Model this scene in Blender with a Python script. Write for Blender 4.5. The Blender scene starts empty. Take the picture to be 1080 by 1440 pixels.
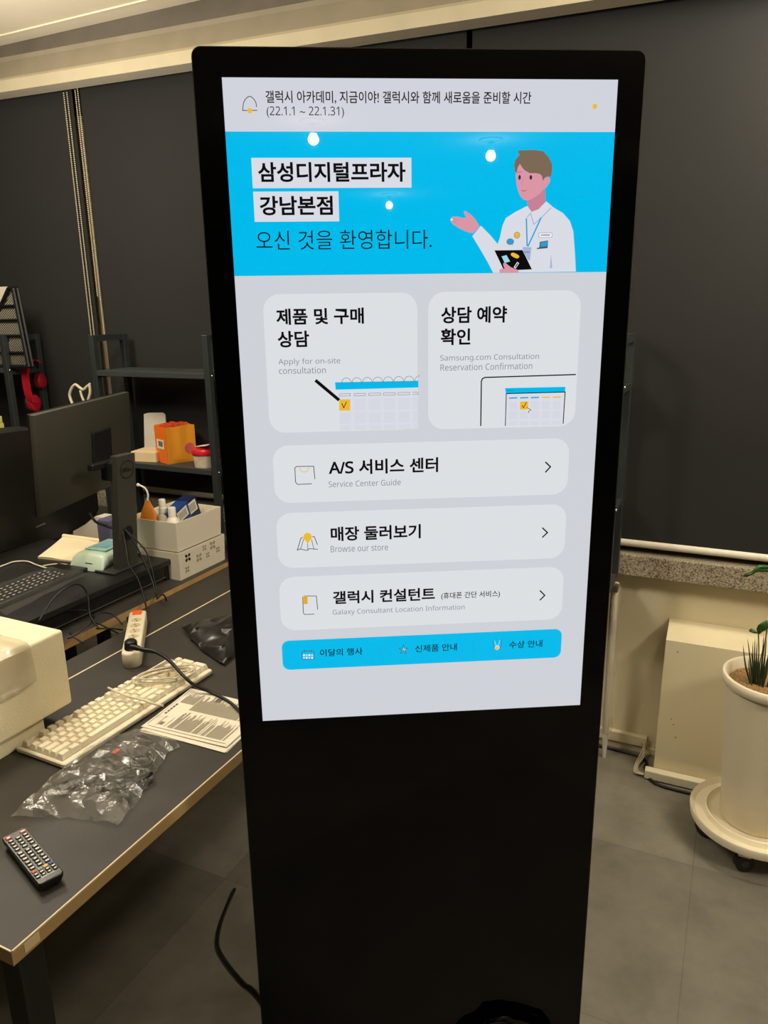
import bpy, bmesh, math, random
from math import sin, cos, pi, radians as rad
from mathutils import Vector, Matrix, geometry

random.seed(7)
SC = bpy.context.scene
COL = SC.collection

# ------------------------------------------------------------------ camera
# world = room: X runs along the window wall, Y towards it, Z up, kiosk foot at the origin
CAM = Vector((0.426, -1.032, 1.55))
FPX = 1043.48
KYAW = rad(29.5)
R0 = Matrix(((0.99729888, -0.07205477, -0.01424973),
             (-0.0324932, -0.25881741, -0.96537958),
             (0.06587212, 0.963235, -0.2604596)))
RZ = Matrix.Rotation(KYAW, 3, 'Z')
RC = R0 @ RZ.transposed()                     # room -> camera (x right, y down, z forward)
camd = bpy.data.cameras.new('camera')
camd.sensor_fit = 'AUTO'; camd.sensor_width = 36.0
camd.lens = FPX * 36.0 / 1440.0
camd.clip_start = 0.02
cam = bpy.data.objects.new('camera', camd); COL.objects.link(cam)
cm = Matrix((RC[0], -RC[1], -RC[2])).transposed().to_4x4()
cm.translation = CAM
cam.matrix_world = cm
SC.camera = cam

# ------------------------------------------------------------------ world, exposure, light
SC.view_settings.view_transform = 'Standard'
SC.view_settings.look = 'None'
SC.view_settings.gamma = 1.0
SC.view_settings.exposure = 0.0
SC.view_settings.use_curve_mapping = False
SC.cycles.max_bounces = 8
SC.cycles.transparent_max_bounces = 16
SC.cycles.caustics_reflective = False
SC.cycles.caustics_refractive = False
SC.cycles.sample_clamp_indirect = 4.0
W = bpy.data.worlds.new('world'); SC.world = W
W.use_nodes = True
W.node_tree.nodes['Background'].inputs[0].default_value = (1.0, 0.86, 0.66, 1)
W.node_tree.nodes['Background'].inputs[1].default_value = 0.05

def lamp_light(name, loc, power, radius=0.05, color=(1.0, 0.925, 0.775)):
    l = bpy.data.lights.new(name, 'POINT'); l.shadow_soft_size = radius
    l.energy = power; l.color = color
    o = bpy.data.objects.new(name, l); COL.objects.link(o)
    o.location = loc
    return o
CEIL = 2.63
LAMPS = [  # x, y, watts, drop below the ceiling, radius of the room's lamps
    (0.85, 1.02, 56, 0.20, 0.12), (1.9, 0.0, 70, 0.30, 0.14), (-1.0, -0.2, 46, 0.35, 0.14), (-1.95, 0.48, 38, 0.45, 0.14),  # unseen lamps, placed for the light they give
    (2.88, -3.14, 5, 0.10, 0.03), (1.64, -3.29, 5, 0.10, 0.03), (3.6, -5.4, 5, 0.10, 0.03), (4.4, -2.6, 5, 0.10, 0.03)]
for x, y, p, drop, rad_ in LAMPS:
    lamp_light('ceiling_glow', (x, y, CEIL - drop), p, rad_)

# ------------------------------------------------------------------ helpers
def ray(x, y):
    return RC.transposed() @ Vector(((x - 540) / FPX, (y - 720) / FPX, 1.0))
def at(x, y, z=None, Y=None, X=None):
    """where the sight line through a pixel of the photograph meets a real plane of the room"""
    r = ray(x, y)
    if z is not None: t = (z - CAM.z) / r.z
    elif Y is not None: t = (Y - CAM.y) / r.y
    else: t = (X - CAM.x) / r.x
    return CAM + r * t
def lin(c):
    c = c / 255.0
    return c / 12.92 if c <= 0.04045 else ((c + 0.055) / 1.055) ** 2.4
def rgb(h):
    if isinstance(h, str):
        h = h.lstrip('#'); h = tuple(int(h[i:i + 2], 16) for i in (0, 2, 4))
    return (lin(h[0]), lin(h[1]), lin(h[2]), 1.0)
MATS = {}
def mat(name, col, rough=0.5, metal=0.0, spec=0.5, var=0.0, scale=8.0, bump=0.0, bscale=60.0, emit=None, estr=1.0, coat=0.0, trans=0.0, ior=1.45, alpha=1.0):
    if name in MATS: return MATS[name]
    m = bpy.data.materials.new(name); m.use_nodes = True
    nt = m.node_tree; b = nt.nodes['Principled BSDF']
    b.inputs['Base Color'].default_value = rgb(col)
    b.inputs['Roughness'].default_value = rough
    b.inputs['Metallic'].default_value = metal
    b.inputs['Specular IOR Level'].default_value = spec
    b.inputs['Coat Weight'].default_value = coat
    b.inputs['Coat Roughness'].default_value = 0.03
    b.inputs['Transmission Weight'].default_value = trans
    b.inputs['IOR'].default_value = ior
    b.inputs['Alpha'].default_value = alpha
    if emit is not None:
        b.inputs['Emission Color'].default_value = rgb(emit)
        b.inputs['Emission Strength'].default_value = estr
    if var or bump:
        tc = nt.nodes.new('ShaderNodeTexCoord')
    if var:
        n = nt.nodes.new('ShaderNodeTexNoise'); n.inputs['Scale'].default_value = scale
        n.inputs['Detail'].default_value = 6
        nt.links.new(tc.outputs['Object'], n.inputs['Vector'])
        r = nt.nodes.new('ShaderNodeValToRGB')
        c = rgb(col)
        r.color_ramp.elements[0].position = 0.3; r.color_ramp.elements[1].position = 0.7
        r.color_ramp.elements[0].color = tuple(v * (1 - var) for v in c[:3]) + (1,)
        r.color_ramp.elements[1].color = tuple(min(1, v * (1 + var)) for v in c[:3]) + (1,)
        nt.links.new(n.outputs['Fac'], r.inputs['Fac'])
        nt.links.new(r.outputs['Color'], b.inputs['Base Color'])
    if bump:
        n2 = nt.nodes.new('ShaderNodeTexNoise'); n2.inputs['Scale'].default_value = bscale
        n2.inputs['Detail'].default_value = 4
        nt.links.new(tc.outputs['Object'], n2.inputs['Vector'])
        bp = nt.nodes.new('ShaderNodeBump'); bp.inputs['Strength'].default_value = bump
        bp.inputs['Distance'].default_value = 0.004
        nt.links.new(n2.outputs['Fac'], bp.inputs['Height'])
        nt.links.new(bp.outputs['Normal'], b.inputs['Normal'])
    MATS[name] = m
    return m
def film(name, tint, milky=0.1, gloss=0.1, rough=0.12, bump=0.0, bscale=25.0):
    """thin clear plastic: see-through, a little milky, with a soft gloss"""
    if name in MATS: return MATS[name]
    m = bpy.data.materials.new(name); m.use_nodes = True
    nt = m.node_tree; nt.nodes.clear()
    out = nt.nodes.new('ShaderNodeOutputMaterial')
    tr = nt.nodes.new('ShaderNodeBsdfTransparent'); tr.inputs[0].default_value = (0.96, 0.96, 0.96, 1)
    df = nt.nodes.new('ShaderNodeBsdfDiffuse'); df.inputs[0].default_value = rgb(tint)
    gl = nt.nodes.new('ShaderNodeBsdfGlossy'); gl.inputs['Roughness'].default_value = rough
    m1 = nt.nodes.new('ShaderNodeMixShader'); m1.inputs[0].default_value = milky
    m2 = nt.nodes.new('ShaderNodeMixShader'); m2.inputs[0].default_value = gloss
    if bump:
        tc = nt.nodes.new('ShaderNodeTexCoord')
        n2 = nt.nodes.new('ShaderNodeTexNoise'); n2.inputs['Scale'].default_value = bscale; n2.inputs['Detail'].default_value = 5
        nt.links.new(tc.outputs['Object'], n2.inputs['Vector'])
        bp = nt.nodes.new('ShaderNodeBump'); bp.inputs['Strength'].default_value = bump; bp.inputs['Distance'].default_value = 0.01
        nt.links.new(n2.outputs['Fac'], bp.inputs['Height'])
        nt.links.new(bp.outputs['Normal'], gl.inputs['Normal'])
    nt.links.new(tr.outputs[0], m1.inputs[1]); nt.links.new(df.outputs[0], m1.inputs[2])
    nt.links.new(m1.outputs[0], m2.inputs[1]); nt.links.new(gl.outputs[0], m2.inputs[2])
    nt.links.new(m2.outputs[0], out.inputs['Surface'])
    MATS[name] = m
    return m

class MB:
    """collects shapes into one mesh"""
    def __init__(s): s.bm = bmesh.new(); s.mi = 0
    def _new(s, verts):
        fs = set()
        for v in verts:
            for f in v.link_faces: fs.add(f)
        for f in fs: f.material_index = s.mi
        return verts
    def box(s, x0, x1, y0, y1, z0, z1, bev=0.0, seg=2, M=None):
        g = bmesh.ops.create_cube(s.bm, size=1.0)['verts']
        for v in g:
            v.co = Vector(((x0 + x1) / 2 + v.co.x * (x1 - x0), (y0 + y1) / 2 + v.co.y * (y1 - y0), (z0 + z1) / 2 + v.co.z * (z1 - z0)))
        if bev:
            es = list({e for v in g for e in v.link_edges})
            r = bmesh.ops.bevel(s.bm, geom=es, offset=bev, segments=seg, profile=0.5, affect='EDGES')
            g = list({v for f in r['faces'] for v in f.verts} | {v for v in g if v.is_valid})
            # flood to every vertex of this island
            st = list(g); seen = set(g)
            while st:
                v = st.pop()
                for e in v.link_edges:
                    o = e.other_vert(v)
                    if o not in seen: seen.add(o); st.append(o)
            g = list(seen)
        if M is not None: bmesh.ops.transform(s.bm, matrix=M, verts=g)
        return s._new(g)
    def poly(s, pts, mi=None):
        vs = [s.bm.verts.new(p) for p in pts]
        f = s.bm.faces.new(vs); f.material_index = s.mi if mi is None else mi
        return f
    def prism(s, pts, vec):
        """outline pts (3D, planar) given thickness along vec"""
        vec = Vector(vec)
        a = [s.bm.verts.new(Vector(p)) for p in pts]; b = [s.bm.verts.new(Vector(p) + vec) for p in pts]
        fs = [s.bm.faces.new(a[::-1]), s.bm.faces.new(b)]
        n = len(a)
        for i in range(n): fs.append(s.bm.faces.new((a[i], a[(i + 1) % n], b[(i + 1) % n], b[i])))
        for f in fs: f.material_index = s.mi
        bmesh.ops.recalc_face_normals(s.bm, faces=fs)
        return fs
    def loft(s, rings, cap=True, closed=True):
        R = [[s.bm.verts.new(Vector(p)) for p in r] for r in rings]
        n = len(R[0]); fs = []
        for a, b in zip(R[:-1], R[1:]):
            for i in range(n if closed else n - 1):
                fs.append(s.bm.faces.new((a[i], a[(i + 1) % n], b[(i + 1) % n], b[i])))
        if cap and closed:
            fs.append(s.bm.faces.new(R[0][::-1])); fs.append(s.bm.faces.new(R[-1]))
        for f in fs: f.material_index = s.mi
        bmesh.ops.recalc_face_normals(s.bm, faces=fs)
        return fs
    def lathe(s, prof, c=(0, 0, 0), n=48, cap=True):
        rings = [[(c[0] + r * cos(2 * pi * i / n), c[1] + r * sin(2 * pi * i / n), c[2] + z) for i in range(n)] for r, z in prof]
        return s.loft(rings, cap)
    def tube(s, pts, r, n=8, smooth=4, radii=None):
        pts = [Vector(p) for p in pts]
        if smooth: pts = catmull(pts, smooth)
        rings = []; up = Vector((0, 0, 1)); prev = None
        for i, p in enumerate(pts):
            t = (pts[min(i + 1, len(pts) - 1)] - pts[max(i - 1, 0)])
            if t.length < 1e-9: t = Vector((0, 0, 1))
            t.normalize()
            if prev is None:
                a = t.cross(up)
                if a.length < 1e-3: a = t.cross(Vector((1, 0, 0)))
            else: a = prev - t * prev.dot(t)
            a.normalize(); prev = a; b = t.cross(a)
            rr = r if radii is None else radii[min(len(radii) - 1, int(i * len(radii) / len(pts)))]
            rings.append([p + (a * cos(2 * pi * k / n) + b * sin(2 * pi * k / n)) * rr for k in range(n)])
        return s.loft(rings)
    def cyl(s, a, b, r, n=20, r2=None):
        a, b = Vector(a), Vector(b); t = (b - a).normalized()
        u = t.cross(Vector((0, 0, 1)))
        if u.length < 1e-3: u = Vector((1, 0, 0))
        u.normalize(); v = t.cross(u); r2 = r if r2 is None else r2
        return s.loft([[a + (u * cos(2 * pi * k / n) + v * sin(2 * pi * k / n)) * r for k in range(n)],
                       [b + (u * cos(2 * pi * k / n) + v * sin(2 * pi * k / n)) * r2 for k in range(n)]])
    def ball(s, c, r, sc=(1, 1, 1), sub=2):
        g = bmesh.ops.create_icosphere(s.bm, subdivisions=sub, radius=r)['verts']
        for v in g: v.co = Vector((c[0] + v.co.x * sc[0], c[1] + v.co.y * sc[1], c[2] + v.co.z * sc[2]))
        return s._new(g)
    def build(s, name, mats, parent=None, smooth=False, angle=35):
        me = bpy.data.meshes.new(name); s.bm.to_mesh(me); s.bm.free()
        if not isinstance(mats, (list, tuple)): mats = [mats]
        for m in mats: me.materials.append(m)
        if smooth: me.shade_smooth(); 
        o = bpy.data.objects.new(name, me); COL.objects.link(o)
        if smooth and angle < 180:
            try: me.set_sharp_from_angle(angle=rad(angle))
            except Exception: pass
        if parent is not None: o.parent = parent
        return o
def catmull(P, k):
    if len(P) < 3: return P
    out = []
    for i in range(len(P) - 1):
        p0, p1, p2, p3 = P[max(i - 1, 0)], P[i], P[i + 1], P[min(i + 2, len(P) - 1)]
        for j in range(k):
            t = j / k
            out.append(0.5 * ((2 * p1) + (p2 - p0) * t + (2 * p0 - 5 * p1 + 4 * p2 - p3) * t * t + (3 * p1 - p0 - 3 * p2 + p3) * t ** 3))
    out.append(P[-1])
    return out
def tag(o, label=None, cat=None, group=None, kind=None):
    if label: o['label'] = label
    if cat: o['category'] = cat
    if group: o['group'] = group
    if kind: o['kind'] = kind
    return o
def thing(name, loc, rz, label, cat, group=None):
    o = bpy.data.objects.new(name, None); COL.objects.link(o)
    o.empty_display_size = 0.05
    o.matrix_world = Matrix.Translation(Vector(loc)) @ Matrix.Rotation(rz, 4, 'Z')
    return tag(o, label, cat, group)
def children(o): return [c for c in COL.objects if c.parent == o]
def copy_tree(o, parent=None):
    c = o.copy(); COL.objects.link(c)
    if parent is not None: c.parent = parent
    for ch in children(o): copy_tree(ch, c)
    return c
def rot_in(pts, M): return [M @ Vector(p) for p in pts]

# ---- writing: outlines of letters as flat meshes
_tc = {}
def sans(t):
    out = ''
    for ch in t:
        if 'A' <= ch <= 'Z': out += chr(0x1D5A0 + ord(ch) - 65)
        elif 'a' <= ch <= 'z': out += chr(0x1D5BA + ord(ch) - 97)
        elif '0' <= ch <= '9': out += chr(0x1D7E2 + ord(ch) - 48)
        else: out += ch
    return out
def glyphs(body, weight=0.0, res=3):
    body = sans(body)
    key = (body, weight)
    if key in _tc: return _tc[key]
    cu = bpy.data.curves.new('letters', 'FONT'); cu.body = body; cu.size = 1.0
    cu.offset = weight; cu.resolution_u = res; cu.fill_mode = 'FRONT'
    ob = bpy.data.objects.new('letters', cu); COL.objects.link(ob)
    bpy.context.view_layer.update()
    dg = bpy.context.evaluated_depsgraph_get()
    me = ob.evaluated_get(dg).to_mesh()
    vs = [(v.co.x, v.co.y) for v in me.vertices]; fs = [tuple(p.vertices) for p in me.polygons]
    ob.evaluated_get(dg).to_mesh_clear()
    bpy.data.objects.remove(ob); bpy.data.curves.remove(cu)
    x0 = min(v[0] for v in vs); x1 = max(v[0] for v in vs); y0 = min(v[1] for v in vs); y1 = max(v[1] for v in vs)
    vs = [((v[0] - x0) / (x1 - x0), (v[1] - y0) / (y1 - y0)) for v in vs]
    _tc[key] = (vs, fs, (x1 - x0) / (y1 - y0))
    return _tc[key]
def put_text(mb, body, org, ux, uy, mi, weight=0.0):
    """letters fitted into the parallelogram org + ux + uy"""
    vs, fs, asp = glyphs(body, weight)
    org, ux, uy = Vector(org), Vector(ux), Vector(uy)
    V = [mb.bm.verts.new(org + ux * a + uy * b) for a, b in vs]
    n = ux.cross(uy)
    for f in fs:
        try:
            F = mb.bm.faces.new([V[i] for i in f]); F.material_index = mi
            F.normal_update()
            if F.normal.dot(n) < 0: F.normal_flip()
        except ValueError: pass

# ------------------------------------------------------------------ shared materials
BLACKGLOSS = mat('black_glass', (3, 3, 4), 0.04, spec=0.3)
BLACKMETAL = mat('black_metal', (38, 42, 43), 0.5, var=0.08)
BLACKPL = mat('black_plastic', (22, 22, 23), 0.42)
DARKPL = mat('charcoal_plastic', (44, 43, 40), 0.5, var=0.05)
WHITEPL = mat('white_plastic', (232, 226, 210), 0.4)
CREAM = mat('cream_plastic', (226, 216, 190), 0.42)
CHROME = mat('bright_screw', (220, 220, 220), 0.25, metal=1.0)
PAPER = mat('white_paper', (226, 218, 198), 0.8)
CABLE = mat('black_rubber', (16, 15, 15), 0.45)
WCABLE = mat('white_rubber', (214, 204, 182), 0.5)
INKGREY = mat('printed_grey', (162, 153, 137), 0.8)
INKDARK = mat('printed_dark', (84, 78, 70), 0.8)
TOPBLACK = mat('desk_laminate', (53, 49, 44), 0.55, var=0.12, scale=14, bump=0.05, bscale=300)

# ================================================================== the setting
def tile_floor():
    m = bpy.data.materials.new('grey_floor_tiles'); m.use_nodes = True
    nt = m.node_tree; b = nt.nodes['Principled BSDF']; b.inputs['Roughness'].default_value = 0.5
    tc = nt.nodes.new('ShaderNodeTexCoord')
    mp = nt.nodes.new('ShaderNodeMapping'); mp.inputs['Location'].default_value = (0.16, 0.24, 0)
    br = nt.nodes.new('ShaderNodeTexBrick'); br.offset = 0.0
    br.inputs['Scale'].default_value = 1.0; br.inputs['Brick Width'].default_value = 0.6; br.inputs['Row Height'].default_value = 0.6
    br.inputs['Mortar Size'].default_value = 0.0012
    br.inputs['Color1'].default_value = rgb((112, 108, 97)); br.inputs['Color2'].default_value = rgb((134, 129, 116)); br.inputs['Mortar'].default_value = rgb((100, 95, 85))
    n = nt.nodes.new('ShaderNodeTexNoise'); n.inputs['Scale'].default_value = 7; n.inputs['Detail'].default_value = 12; n.inputs['Roughness'].default_value = 0.65
    mx = nt.nodes.new('ShaderNodeMix'); mx.data_type = 'RGBA'; mx.blend_type = 'MULTIPLY'; mx.inputs[0].default_value = 0.7
    rp = nt.nodes.new('ShaderNodeValToRGB'); rp.color_ramp.elements[0].color = (0.45, 0.45, 0.45, 1); rp.color_ramp.elements[0].position = 0.3; rp.color_ramp.elements[1].position = 0.7
    nt.links.new(tc.outputs['Object'], mp.inputs[0]); nt.links.new(mp.outputs[0], br.inputs['Vector'])
    nt.links.new(tc.outputs['Object'], n.inputs['Vector']); nt.links.new(n.outputs['Fac'], rp.inputs[0])
    nt.links.new(br.outputs['Color'], mx.inputs[6]); nt.links.new(rp.outputs['Color'], mx.inputs[7])
    nt.links.new(mx.outputs[2], b.inputs['Base Color'])
    return m
XL, XR, YF, YB = -4.2, 5.5, -6.8, 1.5
def struct(name, mb, mats, **k):
    o = mb.build(name, mats, **k); o['kind'] = 'structure'; return o
b = MB(); b.box(XL, XR, YF, YB, -0.1, 0); struct('floor', b, tile_floor())
b = MB(); b.box(XL, XR, YF, YB + 0.25, CEIL, CEIL + 0.1); struct('ceiling', b, mat('cream_ceiling', (238, 226, 202), 0.9, var=0.04, scale=3))
WALLP = mat('cream_wall_paint', (216, 204, 172), 0.75, var=0.06, scale=2.5, bump=0.06, bscale=40)
DARKW = mat('dark_grey_wall', (92, 86, 80), 0.85, var=0.1, scale=2)
b = MB(); b.box(XL, XR, YB, YB + 0.12, 0, 0.72); b.box(XL, XR, YB + 0.02, YB + 0.12, 2.5, CEIL); struct('wall_back', b, WALLP)
b = MB(); b.box(XL - 0.1, XL, YF, YB + 0.12, 0, CEIL); struct('wall_left', b, DARKW)
b = MB(); b.box(XR, XR + 0.1, YF, YB + 0.12, 0, CEIL); struct('wall_right', b, DARKW)
b = MB(); b.box(XL, XR, YF - 0.1, YF, 0, CEIL); struct('wall_front', b, DARKW)
# window behind the blinds: frame, mullions and dark night glass
FRAME = mat('beige_window_frame', (196, 178, 146), 0.6, var=0.15, scale=9)
w = MB()
for x in (-3.6, -2.19, -0.5, 1.0, 2.6, 4.2): w.box(x - 0.05, x + 0.05, 1.53, 1.58, 0.72, 2.36)
w.box(XL, XR, 1.53, 1.58, 0.72, 0.77)
wf = struct('window_1', w, FRAME)
g = MB(); g.box(XL, XR, 1.585, 1.595, 0.72, 2.5)
gp = g.build('glass_pane', mat('night_glass', (10, 11, 14), 0.05), wf)
# granite sill
def granite():
    m = bpy.data.materials.new('speckled_granite'); m.use_nodes = True
    nt = m.node_tree; b = nt.nodes['Principled BSDF']; b.inputs['Roughness'].default_value = 0.4
    tc = nt.nodes.new('ShaderNodeTexCoord'); n = nt.nodes.new('ShaderNodeTexNoise')
    n.inputs['Scale'].default_value = 210; n.inputs['Detail'].default_value = 3
    r = nt.nodes.new('ShaderNodeValToRGB'); e = r.color_ramp.elements
    e[0].position = 0.36; e[0].color = rgb((80, 71, 60)); e[1].position = 0.62; e[1].color = rgb((178, 166, 144))
    k = e.new(0.48); k.color = rgb((142, 130, 111))
    nt.links.new(tc.outputs['Object'], n.inputs['Vector']); nt.links.new(n.outputs['Fac'], r.inputs[0]); nt.links.new(r.outputs[0], b.inputs['Base Color'])
    return m
b = MB(); b.box(XL, XR, 1.435, 1.53, 0.684, 0.757, 0.003); struct('trim_1', b, granite())
# stepped beam / blind box over the window, sagging slightly to the right
b = MB()
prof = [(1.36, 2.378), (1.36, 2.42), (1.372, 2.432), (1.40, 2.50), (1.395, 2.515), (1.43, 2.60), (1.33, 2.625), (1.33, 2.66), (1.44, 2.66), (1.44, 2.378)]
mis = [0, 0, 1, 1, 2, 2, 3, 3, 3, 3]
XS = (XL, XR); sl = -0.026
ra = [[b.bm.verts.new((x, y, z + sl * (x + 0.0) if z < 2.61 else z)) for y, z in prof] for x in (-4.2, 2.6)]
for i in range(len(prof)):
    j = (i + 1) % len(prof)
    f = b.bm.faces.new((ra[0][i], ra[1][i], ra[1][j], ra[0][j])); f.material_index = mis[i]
f = b.bm.faces.new(ra[0]); f = b.bm.faces.new(ra[1][::-1])
bmesh.ops.recalc_face_normals(b.bm, faces=b.bm.faces)
struct('trim_2', b, [mat('beam_edge_cream', (186, 174, 146), 0.7, var=0.05), mat('beam_mid_shade', (140, 130, 110), 0.8, var=0.08), mat('beam_dark_shade', (104, 96, 86), 0.9, var=0.15, scale=6), mat('ceiling_edge_cream', (238, 226, 202), 0.9, var=0.04)])  # shade on the upper beam faces is put into the darker tones
b = MB(); b.box(2.6, XR, 1.36, 1.5, 2.32, CEIL); struct('trim_3', b, MATS['beam_edge_cream'])
# cable trunking along the wall foot
b = MB(); b.box(-1.2, 0.25, 1.478, 1.5, 0.03, 0.068, 0.002); b.box(-1.2, 0.285, 1.49, 1.5, 0.0, 0.022); struct('baseboard_back', b, mat('trunking_cream', (214, 202, 172), 0.5))

# roller blinds
BLIND = mat('black_blind_fabric', (31, 30, 29), 0.9, var=0.1, scale=1.6, bump=0.12, bscale=500)
def blind(x0, x1, label):
    t = thing('roller_blind', ((x0 + x1) / 2, 1.47, 0.775), 0, label, 'blind', 'black roller blinds')
    hw = (x1 - x0) / 2
    m = MB(); m.box(-hw, hw, -0.002, 0.002, 0.012, 1.70); m.build('fabric', BLIND, t)
    m = MB(); m.cyl((-hw, 0, 0.014), (hw, 0, 0.014), 0.0125, 16); m.build('bottom_bar', mat('blind_bar_cream', (222, 214, 196), 0.4), t, smooth=True)
    m = MB(); m.cyl((-hw, 0.006, 1.70), (hw, 0.006, 1.70), 0.022, 16); m.build('roller', BLACKPL, t, smooth=True)
    return t
def bead_chain(t, pts, name='bead_chain'):
    m = MB()
    for (x, y, z0, z1) in pts:
        z = z0
        while z < z1:
            m.ball((x, y, z), 0.0034, sub=1); z += 0.0078
    return m.build(name, mat('bead_cream', (196, 184, 156), 0.5), t, smooth=True, angle=180)
bl = blind(-4.15, -2.155, 'black roller blind left of the beaded chains, behind the red headphones')
bm_ = blind(-2.112, -0.46, 'black roller blind between the beaded chains and the tall digital sign')
br_ = blind(-0.44, 2.4, 'black roller blind right of the digital sign, above the granite sill')
bead_chain(bl, [(-2.188 + 3.1525, -0.012, 0.36, 1.66), (-2.170 + 3.1525, -0.012, 0.36, 1.66)])
bead_chain(bm_, [(-2.122 + 1.286, -0.014, 0.86, 1.66), (-2.108 + 1.286, -0.014, 0.70, 1.66)])

# ================================================================== the digital sign
kiosk = thing('digital_signage_kiosk', (0, 0, 0), KYAW, 'tall black free-standing digital sign with a lit portrait welcome screen', 'digital sign')
KM = Matrix.Rotation(KYAW, 4, 'Z'); KI = KM.inverted()
KN = KM.to_3x3() @ Vector((0, -1, 0))
def kpx(x, y):
    """pixel -> (u, v) on the kiosk's front plane, metres from its foot"""
    r = ray(x, y); t = -(CAM.dot(KN)) / r.dot(KN)
    p = KI @ (CAM + r * t); return (p.x, p.z)
KT, KW = 1.8884, 0.3056
def rrect(x0, x1, z0, z1, r, n=8, rb=None):
    rb = r if rb is None else rb; P = []
    for cx, cz, a0, rr in ((x1 - r, z1 - r, 0, r), (x0 + r, z1 - r, 90, r), (x0 + rb, z0 + rb, 180, rb), (x1 - rb, z0 + rb, 270, rb)):
        for i in range(n + 1):
            a = rad(a0 + 90 * i / n); P.append((cx + rr * cos(a), cz + rr * sin(a)))
    return P
m = MB(); m.prism([(x, 0.006, z) for x, z in rrect(-KW, KW, 0.03, KT, 0.012, 6, 0.004)], (0, 0.05, 0))
m.build('housing', mat('kiosk_housing', (26, 25, 24), 0.35, metal=0.0), kiosk, smooth=True)
m = MB(); m.prism([(x, 0.0, z) for x, z in rrect(-KW + .001, KW - .001, 0.04, KT - .001, 0.012, 6, 0.004)], (0, 0.006, 0))
m.build('front_glass', BLACKGLOSS, kiosk, smooth=True)
m = MB(); o = rrect(-KW, KW, 0.03, KT, 0.0125, 6, 0.004); i_ = rrect(-KW + .0012, KW - .0012, 0.032, KT - .0012, 0.0115, 6, 0.004)
m.loft([[(x, 0.006, z) for x, z in o], [(x, -0.0006, z) for x, z in o], [(x, -0.0006, z) for x, z in i_], [(x, 0.002, z) for x, z in i_]], cap=False)
m.build('edge_trim', mat('brushed_dark_trim', (84, 80, 70), 0.3, metal=1.0), kiosk)
m = MB(); m.box(-0.33, 0.33, -0.16, 0.24, 0.0, 0.012, 0.004); m.box(-0.28, 0.28, 0.006, 0.06, 0.012, 0.04)
m.build('base_plate', mat('kiosk_base', (14, 14, 14), 0.35), kiosk)

# ---- the screen: one lit panel, its picture laid in thin layers of ink
SCOL = ['d1d4da', '00bdee', 'dcdfe8', '0c0c0d', '8b8e96', 'dfe3e7', 'f2bd2e', 'd9dbe4', '5b5f66', 'dd98a8', 'c98398', '7d6b57', '3b3030', 'a9b6dc', '2d9fd8', '0b0b0d', '9fd7ea', 'f4f4f8', 'd24f6e', 'cfd2dd', 'bfe4ee', '4a5a66', 'd3d6e0']
(BG, CY, PANEL, INK, GREY, CARD, YEL, CELL, LINE, SKIN, SKIN2, HAIR, EYE, SHIRTL, LAN, TABLET, PHONE, WHT, LIP, DIM, MINT, STEEL, BG2) = range(len(SCOL))
SM = []
for i, c in enumerate(SCOL):
    SM.append(mat('screen_light_%d' % i, (4, 4, 5), 0.015, spec=0.4, emit='#' + c, estr=0.97))
S = MB(); LAY = [0]
def sv(u, v, l): return (u, -0.0010 - 0.00012 * l, v)
def P2(pts, mi, l):
    f = S.poly([sv(u, v, l) for u, v in pts], mi); f.normal_update()
    if f.normal.y > 0: f.normal_flip()
def PX(pts, mi, l, smooth=0):
    q = [Vector((*kpx(*p), 0)) for p in pts]
    if smooth:
        q = catmull(q[-1:] + q + q[:2], smooth)[smooth:-smooth] if False else closed_smooth(q, smooth)
    P2([(p.x, p.y) for p in q], mi, l)
def closed_smooth(q, k):
    out = []; n = len(q)
    for i in range(n):
        p0, p1, p2, p3 = q[i - 1], q[i], q[(i + 1) % n], q[(i + 2) % n]
        for j in range(k):
            t = j / k
            out.append(0.5 * ((2 * p1) + (p2 - p0) * t + (2 * p0 - 5 * p1 + 4 * p2 - p3) * t * t + (3 * p1 - p0 - 3 * p2 + p3) * t ** 3))
    return out
def RR(c4, r, mi, l):
    """rounded panel from its four pixel corners TL TR BR BL"""
    q = [kpx(*p) for p in c4]
    x0 = (q[0][0] + q[3][0]) / 2; x1 = (q[1][0] + q[2][0]) / 2; z1 = (q[0][1] + q[1][1]) / 2; z0 = (q[2][1] + q[3][1]) / 2
    P2(rrect(x0, x1, z0, z1, r), mi, l); return x0, x1, z0, z1
def LN(pts, w, mi, l, k=0, closed=False):
    q = [Vector((*kpx(*p), 0)) for p in pts]
    if k: q = catmull(q, k)
    if closed: q = q + q[:1]
    for a, b_ in zip(q[:-1], q[1:]):
        d = (b_ - a)
        if d.length < 1e-7: continue
        d.normalize(); n = Vector((-d.y, d.x, 0)) * w / 2; e = d * w * 0.35
        P2([((a - e + n).x, (a - e + n).y), ((b_ + e + n).x, (b_ + e + n).y), ((b_ + e - n).x, (b_ + e - n).y), ((a - e - n).x, (a - e - n).y)], mi, l)
def DOT(p, r, mi, l, n=24, sx=1, sz=1):
    u, v = kpx(*p); P2([(u + r * sx * cos(2 * pi * i / n), v + r * sz * sin(2 * pi * i / n)) for i in range(n)], mi, l)
def TX(body, lb, rt, mi, l, weight=0.0):
    a = kpx(*lb); c = kpx(*rt)
    put_text(S, body, sv(a[0], a[1], l), (c[0] - a[0], 0, 0), (0, 0, c[1] - a[1]), mi, weight)

a = kpx(312, 109); c = kpx(815.8, 990.8)
SX0, SX1, SZ0, SZ1 = -0.2677, 0.2677, 0.8997, 0.8997 + 0.952
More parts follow.
